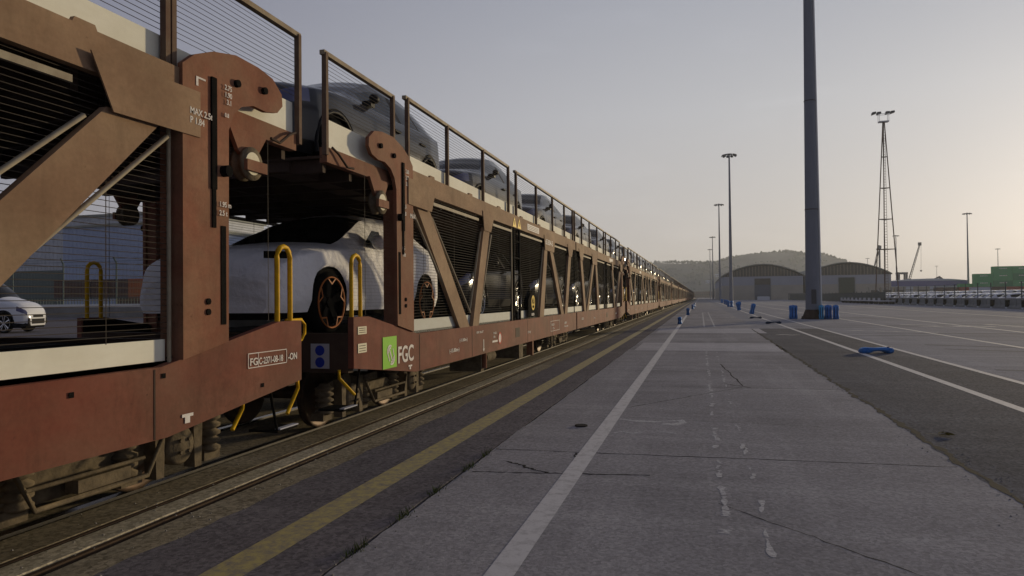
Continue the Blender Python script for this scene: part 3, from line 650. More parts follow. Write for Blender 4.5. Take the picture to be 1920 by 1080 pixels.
wt = on_side(MB().prism([(0, 0), (.26, 0), (.13, .18)], 0, .002, 'z'), 5.86, 2.68, False); wt.merge(on_side(MB().prism([(0, 0), (.26, 0), (.13, .18)], 0, .002, 'z'), 6.2, 2.68, False)); part('warning_triangle', wt, M['signyel'], wA)
bz = MB(); 
for tt in (5.98, 6.32): bz.merge(on_side(rect(.02, .08), tt, 2.72, False, 1.407))
part('warning_bolt', bz, M['black'], wA)
part('notice_plate', on_side(rect(1.0, .12), 6.95, 2.72, False), M['white'], wA)
nl = MB()
for z in (2.745, 2.775, 2.805): nl.merge(on_side(rect(.85, .006), 7.02, z, False, 1.4068))
part('notice_print', nl, M['dark'], wA)
# black panel with yellow round emblem
pe = on_side(MB().prism([(0, 0), (.78, 0), (.78, .35), (.36, .55), (0, .35)], 0, .006, 'z'), 6.96, 1.03, False, 1.402); pi_ = part('emblem_panel', pe, M['black'], wA, 'black peaked panel with a yellow ringed emblem')
ye = ringm(.38, .28, .11, .145); ye.merge(ringm(.38, .28, .03, .05)); 
for a in (90, 210, 330):
    ca, sa = math.cos(R(a)), math.sin(R(a)); ye.add([(.38+.04*ca-.02*sa, .28+.04*sa+.02*ca, .002), (.38+.04*ca+.02*sa, .28+.04*sa-.02*ca, .002), (.38+.12*ca+.035*sa, .28+.12*sa-.035*ca, .002), (.38+.12*ca-.035*sa, .28+.12*sa+.035*ca, .002)], [(0, 1, 2, 3)])
part('emblem', on_side(ye, 6.96, 1.03, False, 1.4095), M['signyel'], pi_); part('emblem_text', on_side(text_mesh('auto', .10, .001, 1.3), 7.2, 1.06, False, 1.4095), M['white'], pi_)
# end placard
pc = part('end_placard', MB().box(1.19, 1.39, -.004, -.001, .74, .98), M['placard'], wA, 'pale placard with two blue discs')
pcb = MB().disc((1.29, -.008, .915), .05, .003, 'y', 20); pcb.disc((1.29, -.008, .80), .05, .003, 'y', 20); part('blue_disc', pcb, M['blue'], pc)
# markings of the nearest wagon (rotated)
mk = MB()
bx_t, bx_z = .70, .895
def rot_txt(s_, t, z, sz, sx=1., x=1.4045): return txt(s_, t, z, sz, True, sx, x)
mk.merge(rot_txt('FG', .69, .925, .075, 1.1)); mk.merge(rot_txt('C-2371-08-18', .58, .925, .07, .78)); mk.merge(rot_txt('-ON', .20, .925, .075, .9))
for q in ((0, 0, .49, .006), (0, .105, .49, .006), (0, 0, .006, .11), (.485, 0, .006, .11), (.12, 0, .005, .11)): mk.merge(on_side(rect(q[2], q[3], .002, q[0], q[1]), .71, .905, True))
mk.merge(on_side(rect(.10, .02), 1.38, .66, True)); mk.merge(on_side(rect(.045, .04), 1.355, .62, True))
mk.merge(on_side(rect(.02, .05), 1.27, 2.82, True, 1.427)); mk.merge(on_side(rect(.09, .012), 1.27, 2.87, True, 1.427))
for (s_, t, z, sz) in (('2.75', 1.0, 2.87, .05), ('1.90', 1.0, 2.82, .05), ('3.1', .98, 2.77, .05), ('0.8', 1.0, 2.68, .04), ('MAX 2.5t', 1.34, 2.62, .06), ('P 1.84', 1.34, 2.56, .06), ('1.95 m', 1.06, 2.05, .05), ('2.5 t', 1.06, 1.99, .05)): mk.merge(rot_txt(s_, t, z, sz, .9, 1.4385))
part('stencil_marks', mk, M['white'], wB)
hol = MB()
for t, z in ((.55, .75), (1.55, .93), (2.2, .9), (2.9, .88)): hol.merge(on_side(rect(.03, .03), t, z, True))
part('drain_hole', hol, M['black'], wB)
for wg in (wagons[2], wagons[3], wagons[4]):
    rot = wg.rotation_euler.z > 1
    tt = 9.3 if rot else 2.6
    m_ = MB()
    for (s_, t, z, sz) in (('FGC 83', 11.6 if rot else .5, .78, .09), ('30 t (-)', 9.3 if rot else 4.3, .75, .07), ('65.804', 3.6 if rot else 8.2, .75, .08)): m_.merge(txt(s_, t, z, sz, rot, 1.3))
    m_.merge(on_side(rect(1.0, .12), 5.3 if rot else 6.95, 2.72, rot))
    part('stencil_marks', m_, M['white'], wg)

# ------------------------------------------------------------------ cars
def interp(tab, y):
    if y <= tab[0][0]: return tab[0][1]
    for (a, va), (b, vb) in zip(tab, tab[1:]):
        if y <= b:
            t = (y-a)/(b-a); t = t*t*(3-2*t)*.35+t*.65; return va+(vb-va)*t
    return tab[-1][1]
SUV = dict(L=4.42, H=1.50, yw=(.87, 3.55), rw=.335,
  top=[(0, .66), (.03, .80), (.10, .90), (.3, .97), (.7, 1.04), (1.1, 1.09), (1.25, 1.12), (1.75, 1.36), (2.1, 1.51), (2.4, 1.58), (2.8, 1.60), (3.3, 1.58), (3.75, 1.51), (4.0, 1.40), (4.22, 1.18), (4.34, 1.02), (4.42, .62)],
  belt=[(0, .60), (.03, .70), (.12, .80), (.3, .87), (.7, .94), (1.3, 1.0), (2.4, 1.03), (3.4, 1.08), (4.0, 1.10), (4.3, .96), (4.42, .56)],
  w=[(0, .55), (.05, .68), (.2, .80), (.5, .885), (.87, .91), (1.6, .90), (2.5, .905), (3.55, .92), (4.0, .88), (4.3, .78), (4.42, .66)],
  rf=[(0, .46), (.2, .60), (1.2, .70), (1.35, .71), (2.2, .58), (3.3, .56), (3.9, .56), (4.2, .62), (4.42, .56)], glassT=(1.32, 2.25), side=(1.62, 3.72), rear=(3.86, 4.22))
HATCH = dict(SUV, H=1.47, top=[(0, .62), (.03, .72), (.12, .82), (.3, .89), (.7, .96), (1.05, 1.0), (1.2, 1.03), (1.7, 1.26), (2.1, 1.42), (2.4, 1.48), (2.8, 1.50), (3.3, 1.46), (3.75, 1.37), (4.0, 1.24), (4.22, 1.07), (4.34, .96), (4.42, .62)],
  belt=[(0, .54), (.03, .62), (.12, .72), (.3, .80), (.7, .88), (1.3, .94), (2.4, .97), (3.4, 1.01), (4.0, 1.02), (4.3, .92), (4.42, .56)],
  w=[(0, .70), (.05, .80), (.2, .87), (.5, .90), (.87, .91), (1.6, .905), (2.5, .905), (3.55, .92), (4.0, .88), (4.3, .78), (4.42, .66)], glassT=(1.22, 2.25))
VAN = dict(SUV, L=4.5, top=[(0, .6), (.03, .75), (.12, .9), (.4, 1.05), (.9, 1.17), (1.1, 1.22), (1.5, 1.55), (1.8, 1.76), (2.1, 1.84), (3.0, 1.87), (4.2, 1.83), (4.4, 1.7), (4.5, .7)],
  belt=[(0, .52), (.03, .62), (.12, .78), (.4, .9), (.9, 1.02), (1.2, 1.06), (4.2, 1.08), (4.4, 1.0), (4.5, .6)], rf=[(0, .46), (.2, .62), (1.1, .74), (1.9, .66), (4.3, .66), (4.5, .6)], glassT=(1.12, 1.85), side=(1.35, 2.9), rear=(4.3, 4.45))
def car_parts(D, covered=False, detail=True):
    L = D['L']; r_ = D['rw']; ra = r_+.055
    ys = set()
    y = 0
    base = [0, .015, .03, .06, .1, .15, .2, .3]+[.4+i*(.12 if detail else .3) for i in range(int((L-.6)/(.12 if detail else .3)))]+[L-.18, L-.1, L-.05, L-.02, L]
    for q in D['yw']: base += [q+ra*math.cos(R(a)) for a in range(0, 181, 15 if detail else 45)]
    base = sorted(set(round(b, 3) for b in base if b <= L)); ys = [base[0]]
    for b in base[1:]:
        if b-ys[-1] > .012: ys.append(b)
    NR = 15; V = []
    for y in ys:
        zt, zb, ww, wr = (interp(D[k], y) for k in ('top', 'belt', 'w', 'rf'))
        zl = .20 if not covered else .24
        if y < .12: zl = .24
        for q in D['yw']:
            d = abs(y-q)
            if d < ra: zl = max(zl, r_+math.sqrt(ra*ra-d*d))
        crown = .07*min(1, (zt-zb)/.3+.25); ze = max(zb+.005, zt-crown); wr = min(wr, ww-.02); row = []
        for k in range(6):   # body side
            t = k/5; z = zl+(zb-.02-zl)*t; h = (z-.2)/(zb-.2)
            x = ww*(.955+.045*math.sin(min(1, max(0, h))*math.pi*.85+.25)) - (.03 if k == 0 else 0)
            row.append((x, y, z))
        row.append((ww-.055, y, zb+.0))
        for k in range(1, 5):  # greenhouse
            t = k/4; x = (ww-.075)+(wr-(ww-.075))*(t**1.15); row.append((x, y, zb+.012+(ze-zb-.012)*t))
        for k in range(1, 5):  # roof arc
            t = k/4; row.append((wr*(1-t), y, ze+(zt-ze)*math.sin(t*math.pi/2)**.8))
        V.append(row)
    body, glass, lamps, cladm = MB(), MB(), MB(), MB()
    n = len(ys)
    def facekind(i, k):
        ym = (ys[i]+ys[i+1])/2
        if D['side'][0] <= ym <= D['side'][1] and 6 <= k < 9:
            zfrac = (V[i][9][2]-V[i][6][2])
            if abs(ym-2.62) < .05 or abs(ym-D['side'][1]+.45) < .04: return 'clad'
            if zfrac > .16: return 'side'
        if D['glassT'][0] <= ym <= D['glassT'][1] and k >= 10: return 'wind'
        if D['rear'][0] <= ym <= D['rear'][1] and k >= 10: return 'back'
        if .06 <= ym <= .42 and 4 <= k < 6: return 'lamp'
        if ym > L-.25 and 4 <= k < 6: return 'tail'
        if k < 1 and not covered: return 'clad'
        return 'body'
    groups = {}
    for i in range(n-1):
        for k in range(NR-1):
            groups.setdefault(facekind(i, k), []).append((i, k))
    out = {}
    for g_, cells in groups.items():
        for sd_ in (1, -1):
            if g_ == 'wind': pass
            mb = out.setdefault(g_ if g_ in ('body', 'clad') else (g_, sd_) if g_ not in ('wind', 'back') else g_, MB()); idx = {}; vs = []; fs = []
            def vi(i, k):
                if (i, k) not in idx: idx[(i, k)] = len(vs); p = V[i][k]; vs.append((sd_*p[0], p[1], p[2]))
                return idx[(i, k)]
            for (i, k) in cells:
                q = (vi(i, k), vi(i+1, k), vi(i+1, k+1), vi(i, k+1)); fs.append(q if sd_ > 0 else q[::-1])
            mb.add(vs, fs, True)
    B = out['body']
    for i, rv in ((0, True), (n-1, False)):   # close nose and tail
        ring = [(p[0], p[1], p[2]) for p in V[i]]+[(-p[0], p[1], p[2]) for p in V[i][::-1]]
        B.add(ring, [tuple(range(len(ring)))[::-1] if not rv else tuple(range(len(ring)))])
    inner = MB().box(-.66, .66, .12, L-.12, .17, .62); inner.box(-.86, .86, .5, 1.25, .62, .70); inner.box(-.86, .86, 3.15, 3.95, .62, .72); inner.box(-.80, .80, 1.35, 3.1, .19, .3)
    out['under'] = inner
    return out
def wheel_mb(r_, rim, style):
    ty = MB().lathe([(.23, -.10), (.30, -.105), (r_-.015, -.09), (r_, -.06), (r_, .06), (r_-.015, .09), (.30, .105), (.255, .10), (.245, .06)], (0, 0, 0), 'x', 28)
    bk = MB().disc((-.02, 0, 0), .245, .03, 'x', 24)
    rm, sp = MB(), MB()
    rm.lathe([(.247, .04), (.247, .092), (.252, .102), (.262, .102), (.262, .06)], (0, 0, 0), 'x', 32)
    if style == 'copper':
        bk = MB().disc((.0, 0, 0), .27, .05, 'x', 24)
    N = 5
    for k in range(N):
        a = 2*math.pi*k/N+math.pi/2
        def P(r1, da, x): return (x, r1*math.cos(a+da), r1*math.sin(a+da))
        if style == 'copper':
            sp.add([P(.03, -.9, .07), P(.03, .9, .07), P(.24, .22, .085), P(.24, -.22, .085)], [(0, 3, 2, 1)], False)
            for s_ in (1, -1): rm.add([P(.248, s_*.32, .10), P(.248, s_*.25, .10), P(.195, s_*.0, .10), P(.178, s_*.0, .10)], [(0, 1, 2, 3)])
        else:
            for s_ in (1, -1): rm.add([P(.05, s_*.5, .07), P(.05, s_*.05, .075), P(.245, s_*.10, .085), P(.245, s_*.28, .08)], [(0, 1, 2, 3)])
    if style == 'copper': rm.v = [(p[0]+.012, p[1]*1.06, p[2]*1.06) for p in rm.v]
    rm2 = MB().disc((.0, 0, 0), .055, .085, 'x', 14)
    return ty, bk, rm, sp, rm2
def mirror_x(mb):
    m = MB(); m.v = [(-p[0], p[1], p[2]) for p in mb.v]; m.f = [q[::-1] for q in mb.f]; m.sm = list(mb.sm); return m
def shift(mb, d): return MB().merge(mb, lambda p: (p[0]+d[0], p[1]+d[1], p[2]+d[2]))
def make_car(root, D, paint, rim='silver', covered=False):
    P = car_parts(D, covered); pm = M['cover'] if covered else M[paint]
    body = part('car_cover' if covered else 'body', P['body'], pm, root)
    if covered:
        for k in list(P):
            if isinstance(k, tuple) or k in ('clad', 'back'): P['body'].merge(P[k])
        bv = []   # loose cloth: gathers and sag
        for p in P['body'].v:
            q = NS.fractal(Vector((p[0]*1.5, p[1]*3.2, p[2]*1.3)), 1, 2, 3)*.016+.008*math.sin(p[1]*9+p[2]*7)*max(0, 1-p[2])
            d_ = .0 if p[2] > 1.25 else 1.0
            bv.append((p[0]+math.copysign(q*d_+.006, p[0]) if abs(p[0]) > .05 else p[0], p[1]-(.02*q/.016*max(0, .4-p[1])*2 if p[1] < .4 else 0), p[2]+.25*q))
        P['body'].v = bv
        body.data = P['body'].mesh('car_cover', pm)
        # hole in the cover where the side window shows, and mirror bag
        hm = MB()
        hm.add([(.885, 1.66, 1.02), (.86, 1.90, 1.20), (.86, 2.10, 1.20), (.893, 2.17, .99)], [(0, 3, 2, 1)]); part('window_gap', hm, M['glass'], root)
        mb = MB()
        for i in range(6):
            pass
        mb.lathe([(0, -.11), (.05, -.10), (.085, -.04), (.09, .03), (.06, .09), (0, .12)], (.99, 1.86, 1.05), 'y', 12); part('mirror_bag', mb, pm, root)
        sl2 = MB(); sl2.box(-.05, .0, -.022, 0, .60, .62); sl2.box(.03, .07, -.022, 0, .6, .62); sl2.box(-.04, -.01, -.022, 0, .55, .565)
        sq = MB().add([(.66, .035, .80), (.86, .20, .80), (.86, .20, .87), (.66, .035, .87)], [(0, 1, 2, 3)]); part('cover_slit', MB().merge(sq, lambda p: (p[0]+.012, p[1]-.03, p[2]-.03)), M['black'], root)
        part('cover_slit', MB().merge(sl2, lambda p: (p[0], p[1]+.01, p[2]-.1)), M['black'], root)
    else:
        for k, nm_, mt in (('side', 'side_window', 'glass'), ('lamp', 'headlight', 'lens'), ('tail', 'tail_light', 'tail')):
            for s_ in (1, -1):
                if (k, s_) in P: part(nm_, P[(k, s_)], M[mt], root)
        if 'clad' in P: part('cladding', P['clad'], M['clad'], root)
        if 'back' in P: part('rear_window', P['back'], M['glass'], root)
        gr = MB().box(-.45, .45, -.012, .03, .30, .47); gr.box(-.35, .35, -.01, .03, .52, .60)
        for s_ in (1, -1): gr.prism([(s_*.52, .28), (s_*.66, .30), (s_*.64, .5), (s_*.56, .48)], .0, .05, 'y')
        part('grille', gr, M['clad'], root)
        for s_ in (1, -1):
            mm = MB().lathe([(0, -.06), (.045, -.05), (.06, 0), (.05, .05), (0, .06)], (s_*.95, 1.66, 1.10 if D is SUV else 1.04), 'y', 12); mm.box(*sorted((s_*.82, s_*.94)), 1.60, 1.70, 1.0, 1.07)
            part('wing_mirror', mm, M['clad'], root)
            for y in (2.42, 3.28): part('door_handle', MB().box(*sorted((s_*.885, s_*.925)), y-.09, y+.09, .87, .895), M['clad'], root)
            for q in D['yw']:
                pts = [(s_*(interp(D['w'], q+.39*math.cos(R(a)))*.985), q+.395*math.cos(R(a)), D['rw']+.395*math.sin(R(a))) for a in range(-15, 196, 15)]
                part('arch_trim', MB().tube(pts, .024, 6), M['clad'], root)
    if 'wind' in P: part('windscreen', P['wind'], M['glass'], root)
    part('underbody', P['under'], M['black'], root)
    for s_ in (1, -1):
        for q in D['yw']:
            ty, bk, rm, sp, hub = wheel_mb(D['rw'], None, 'copper' if rim == 'copper' else 'silver')
            d = (.80, q, D['rw']) if s_ > 0 else (-.80, q, D['rw'])
            fx = (lambda m: shift(m, d)) if s_ > 0 else (lambda m: shift(mirror_x(m), d))
            wo = part('wheel', fx(ty), M['tyre'], root)
            bb = MB().merge(bk).merge(sp) if rim == 'copper' else bk
            part('rim_disc', fx(bb), M['rimdark'], wo)
            part('rim', fx(rm), M['copper'] if rim == 'copper' else M['silver'] if rim == 'silver' else M['rimdark'], wo)
            part('hub', fx(hub), M['rimdark'] if rim == 'copper' else M['silver'], wo)
    return root
def car_mesh_simple(D, paint, name):
    P = car_parts(D, False, False); me = bpy.data.meshes.new(name); v = []; fc = []; mi = []; sm = []; ms = []
    wl_ = MB()
    for s_ in (1, -1):
        for q in D['yw']: wl_.tube([(s_*.68, q, D['rw']), (s_*.9, q, D['rw'])], D['rw'], 14, smooth=False)
    hb = MB()
    for s_ in (1, -1):
        for q in D['yw']: hb.tube([(s_*.9, q, D['rw']), (s_*.905, q, D['rw'])], .2, 12, smooth=False)
    for mb, m in ((P['body'], M[paint]), (P.get(('side', 1)), M['glass']), (P.get(('side', -1)), M['glass']), (P.get('wind'), M['glass']), (P.get('back'), M['glass']), (P.get('clad'), M['clad']), (P.get(('lamp', 1)), M['lens']), (P.get(('lamp', -1)), M['lens']), (P.get(('tail', 1)), M['tail']), (P.get(('tail', -1)), M['tail']), (P['under'], M['black']), (wl_, M['tyre']), (hb, M['silver'])):
        if mb is None: continue
        k = len(v); v += mb.v; fc += [[i+k for i in q] for q in mb.f]; sm += mb.sm
        if m not in ms: ms.append(m)
        mi += [ms.index(m)]*len(mb.f)
    me.from_pydata(v, [], fc)
    for m in ms: me.materials.append(m)
    me.polygons.foreach_set('material_index', mi); me.polygons.foreach_set('use_smooth', sm); me.update(); return me
ZL, ZU = 1.042, 2.727
GU, GL = 'grey cars on the upper deck of the train', 'cars on the lower deck of the train'
c1 = make_car(thing('covered_car', 'white cloth covered hatchback with copper edged wheels on the lower deck behind the yellow handrails', 'car', (XCAR, 5.80, ZL)), HATCH, 'carwhite', 'copper', True)
u1 = make_car(thing('grey_car', 'grey crossover at the upper deck end, its headlight over the wagon gap', 'car', (XCAR, 5.96, ZU), 0, GU), SUV, 'grey', 'dark')
ul = ['second grey crossover on the upper deck, behind the first one', 'third grey crossover on the upper deck counted from the near end', 'fourth grey crossover on the upper deck counted from the near end', 'fifth grey crossover on the upper deck counted from the near end', 'sixth grey crossover on the upper deck counted from the near end']
for i, lb in enumerate(ul):
    c = copy_tree(u1); c.location = (XCAR, 5.96+5.14*(i+1), ZU); c['label'] = lb
l1 = make_car(thing('dark_car', 'black hatchback with silver wheels on the lower deck just behind the covered car', 'car', (XCAR, 11.05, ZL), 0, GL), HATCH, 'blackp', 'silver')
for i, lb in enumerate(['second black car behind the covered car on the lower deck', 'third black car behind the covered car on the lower deck', 'fourth black car behind the covered car on the lower deck']):
    c = copy_tree(l1); c.location = (XCAR, 16.1+5.13*i, ZL); c['label'] = lb
fm_u, fm_l = car_mesh_simple(SUV, 'grey', 'far_car_upper'), car_mesh_simple(HATCH, 'grey2', 'far_car_lower')
for i in range(6, 74):
    o = link('grey_car', fm_u); o.location = (XCAR, 5.96+5.14*i, ZU); tag(o, 'small far grey car behind the mesh railing of the upper deck', 'car', 'far cars on the upper deck')
for i in range(5, 74):
    o = link('dark_car', fm_l); o.location = (XCAR, 5.84+5.13*i, ZL); tag(o, 'small far dark car seen behind the lower side braces', 'car', 'far cars on the lower deck')

# ------------------------------------------------------------------ masts
def mast_parts(root, H=32., rb=.42, rt=.16, detail=True):
    n = 16
    part('shaft', MB().lathe([(rb*1.02, 0), (rb, .05), (rb*.93, 3), (rb*.75, H*.4), (rb*.55, H*.7), (rt, H), (0, H)], (0, 0, 0), 'z', n), M['mast'], root)
    if detail:
        b = MB().lathe([(0, 0), (rb*1.6, 0), (rb*1.6, .06), (rb*1.45, .08), (rb*1.03, .55), (rb*1.0, .56)], (0, 0, 0), 'z', n)
        for k in range(12):
            a = k*math.pi/6; b.tube([(rb*1.45*math.cos(a), rb*1.45*math.sin(a), 0), (rb*1.45*math.cos(a), rb*1.45*math.sin(a), .16)], .03, 6)
        part('base_flange', b, M['dark'], root)
        part('sunlit_edge_strip', MB().tube([(rb*1.1, -.02, 0), (rb*1.04, -.02, 3), (rb*.85, -.02, H*.4), (rb*.66, -.02, H*.7)], .055, 6), M['fwhite'], root)  # white tube put in as the sunlit right edge of the shaft
        part('access_hatch', MB().box(-.13, .13, -rb*1.03, -rb*.9, .9, 1.75), M['lamp'], root)
        for z in (6.5, 13., 19.5, 26): part('shaft_joint', MB().lathe([(rb*(1-z/H*.55)*1.0, z), (rb*(1-z/H*.55)*1.04+.004, z+.02), (rb*(1-z/H*.55)*1.0, z+.04)], (0, 0, 0), 'z', n), M['dark'], root)
    r_ = MB().lathe([(1.0, H-.15), (1.06, H-.15), (1.06, H-.05), (1.0, H-.05), (1.0, H-.15)], (0, 0, 0), 'z', 20)
    for k in range(6):
        a = k*math.pi/3; r_.tube([(0, 0, H+.1), (math.cos(a), math.sin(a), H-.1)], .035, 5)
    r_.disc((0, 0, H+.05), .3, .25, 'z', 12)
    hd = part('head_ring', r_, M['lamp'], root)
    fl = MB()
    for k in range(10):
        a = k*math.pi/5+.2; c, s_ = math.cos(a), math.sin(a)
        pts = [Vector((1.05, -.22, .0)), Vector((1.05, .22, 0)), Vector((1.62, .27, -.28)), Vector((1.62, -.27, -.28)), Vector((1.05, -.18, .16)), Vector((1.05, .18, .16)), Vector((1.55, .2, .04)), Vector((1.55, -.2, .04))]
        fl.add([(p.x*c-p.y*s_, p.x*s_+p.y*c, H-.02+p.z) for p in pts], [(0, 1, 2, 3), (7, 6, 5, 4), (0, 4, 5, 1), (1, 5, 6, 2), (2, 6, 7, 3), (3, 7, 4, 0)])
    part('floodlights', fl, M['lamp'], hd)
GM = 'tall floodlight masts in the yard'
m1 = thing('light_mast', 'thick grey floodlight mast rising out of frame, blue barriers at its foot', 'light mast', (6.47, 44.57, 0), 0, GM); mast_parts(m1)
m2 = None
for (x, y, lb) in [(6.45, 157, 'second floodlight mast of the lane row, left of the first warehouse door'), (6.4, 241, 'third floodlight mast of the lane row, at the warehouse corner'), (6.45, 372, 'fourth floodlight mast of the lane row, short and thin'), (6.45, 470, 'farthest and lowest floodlight mast of the lane row'),
                   (98.5, 300, 'lone floodlight mast left of the green container stacks'), (98.6, 400, 'floodlight mast just right of the lattice tower, beside the crane'), (197, 545, 'floodlight mast rising behind the green container stacks'), (249, 850, 'tiny distant floodlight mast between the crane and the containers'), (136, 640, 'tiny floodlight mast above the second warehouse roof')]:
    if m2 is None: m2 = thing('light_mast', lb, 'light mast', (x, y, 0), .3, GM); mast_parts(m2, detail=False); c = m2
    else: c = copy_tree(m2); c.location = (x, y, 0); c['label'] = lb; c.rotation_euler.z = random.uniform(0, 1)
# lattice floodlight tower
lt = thing('lattice_tower', 'slender three legged lattice floodlight tower with ladder and platforms', 'light tower', (29.3, 125, 0))
legs = []
for k, a in enumerate((200, -20, 90)):
    c, s_ = math.cos(R(a)), math.sin(R(a)); legs.append((c, s_)); part('leg', MB().tube([(1.9*c, 1.2*s_, 0), (.12*c, .1*s_, 29.6)], .085, 6), M['post'], lt)
for z in (8.8, 13.7, 18.8, 23.9):
    k = 1-z/31.6; b = MB(); pts = [(1.9*c*k, 1.2*s_*k, z) for c, s_ in legs]
    for i in range(3): b.tube([pts[i], pts[(i+1) % 3]], .07, 5)
    b.prism([(p[0], p[1]) for p in pts], z+.02, z+.07, 'z'); part('platform', b, M['post'], lt)
ld = MB()
for x in (-.17, .17): ld.tube([(x+.15, .2, 0), (x, 0, 29.5)], .03, 4)
z = .4
while z < 29: ld.box(-.2+.15*(1-z/30), .2+.15*(1-z/30), -.02+.2*(1-z/30), .02+.2*(1-z/30), z, z+.05); z += .45
part('ladder', ld, M['post'], lt)
hp = MB().box(-.75, .75, -.5, .5, 29.6, 29.75)
for x, y in ((-.7, -.45), (.7, -.45), (.7, .45), (-.7, .45)): hp.tube([(x, y, 29.7), (x, y, 30.9)], .035, 5)
for y in (-.45, .45): hp.tube([(-.9, y, 30.9), (.9, y, 30.9)], .035, 5)
part('head_platform', hp, M['fwhite'], lt)
for x in (-1.45, -.7, .6, 1.3):
    part('floodlight', MB().prism([(x-.35, 30.85), (x+.35, 30.95+abs(x)*.1), (x+.3, 31.25+abs(x)*.1), (x-.25, 31.3)], -.3, .3, 'y'), M['lamp'], lt)

# ------------------------------------------------------------------ blue barriers
def barrier_meshes(m, label, loc, rot, hh=.2, grp='blue plastic barrier pieces'):
    """hollow plastic delineator: two rounded ends joined by a bridge, moulded ribs and a filler cap"""
    root = thing('plastic_barrier', label, 'barrier', loc, 0, grp); root.rotation_euler = rot; root.scale = (.86,)*3
    pts = [(-.42, 0), (-.20, 0), (-.17, hh*.28), (-.05, hh*.42), (.12, hh*.42), (.22, hh*.2), (.25, 0), (.40, 0), (.44, hh*.4), (.42, hh*.85), (.30, hh*.97), (.02, hh*.88), (-.25, hh), (-.36, hh*.95), (-.44, hh*.45)]
    b = MB().prism(pts, -.15, .15, 'y')
    bm = bmesh.new(); me = b.mesh('shell', m); bm.from_mesh(me); bmesh.ops.bevel(bm, geom=bm.edges[:], offset=.022, segments=2, affect='EDGES'); bm.to_mesh(me); bm.free()
    for p in me.polygons: p.use_smooth = True
    link('shell', me, root)
    part('rib', MB().box(-.30, -.22, -.165, .165, hh*.2, hh*.8), m, root); part('rib', MB().box(.29, .36, -.165, .165, hh*.2, hh*.8), m, root); part('filler_cap', MB().disc((.33, 0, hh*.96), .035, .02, 'z', 12), M['blued'], root); return root
def upright(w_, label, loc, m, rz=0, tilt=0, sc=1):
    root = thing('plastic_barrier', label, 'barrier', loc, 0, 'blue plastic barrier pieces'); root.rotation_euler = (0, tilt, rz); root.scale = (1, 1, sc)
    h = .82; pts = [(-w_/2, 0), (w_/2, 0), (w_/2, h*.3), (w_/2-.02, h*.33), (w_/2-.02, h*.62), (w_/2, h*.66), (w_/2, h-.05), (w_/2-.05, h), (-w_/2+.05, h), (-w_/2, h-.05), (-w_/2, h*.66), (-w_/2+.02, h*.62), (-w_/2+.02, h*.33), (-w_/2, h*.3)]
    b = MB().prism(pts, -.17, .17, 'y'); me = b.mesh('shell', m); bm = bmesh.new(); bm.from_mesh(me); bmesh.ops.bevel(bm, geom=bm.edges[:], offset=.018, segments=2, affect='EDGES'); bm.to_mesh(me); bm.free()
    for p in me.polygons: p.use_smooth = True
    link('shell', me, root)
    gr = MB()
    for x in (-w_*.22, w_*.22): gr.box(x-.02, x+.02, -.176, -.168, .1, h-.12)
    part('groove', gr, M['blued'], root); part('cap', MB().disc((0, 0, h), .04, .025, 'z', 12), m, root)
barrier_meshes(M['bluep'], 'blue plastic barrier lying on its side between the two white lines', (4.05, 18.35, .003), (0, 0, R(12)), .16)
barrier_meshes(M['blued'], 'dark scuffed barrier lying flat on the white line, nearer of the two dark ones', (3.52, 37.0, .006), (0, 0, R(4)), .13)
barrier_meshes(M['blued'], 'dark scuffed barrier lying flat by the lane, farther of the two dark ones', (3.33, 45.8, .006), (0, 0, R(-6)), .12)
upright(.42, 'square blue barrier standing just left of the big mast', (5.37, 44.6, 0), M['bluep'], .1)
upright(.27, 'pale blue barrier standing against the right foot of the big mast', (6.83, 43.95, 0), M['bluel'], -.1)
upright(.36, 'left one of the two blue barriers right of the big mast', (7.27, 44.4, 0), M['bluep'], .05)
upright(.34, 'right one of the two blue barriers right of the big mast', (7.62, 44.0, 0), M['bluep'], -.2)
for (x, y, w_, tl, lb) in [(3.8, 56.6, .3, .22, 'leaning blue barrier beside the white line beyond the dark flat ones'), (3.7, 72, .3, -.25, 'blue barrier tipping left between the leaning one and the far cluster'), (3.85, 76, .3, .1, 'small blue barrier standing near the second mast foot'), (3.85, 92.7, .34, 0, 'blue barrier just left of the second mast'), (3.6, 96, .34, 0, 'blue barrier left of the one by the second mast'),
                       (4.2, 118, .4, 0, 'far blue barrier, one of the bright pair below the third mast'), (4.3, 131, .4, 0, 'far blue barrier behind the bright pair'), (4.4, 153, .5, 0, 'farthest blue barrier at the end of the row'),
                       (-1.02, 36.3, .26, 0, 'nearest small blue post barrier beside the train'), (-.92, 54, .26, 0, 'second small blue barrier beside the train'), (-.82, 79, .3, .08, 'third small blue barrier beside the train'), (-.7, 94, .3, -.1, 'farthest small blue barrier beside the train')]:
    upright(w_ if x > 0 else w_*.7, lb, (x, y, 0), M['bluep'], random.uniform(-.4, .4), tl, 1 if x > 0 else .45 if y < 40 else .65)

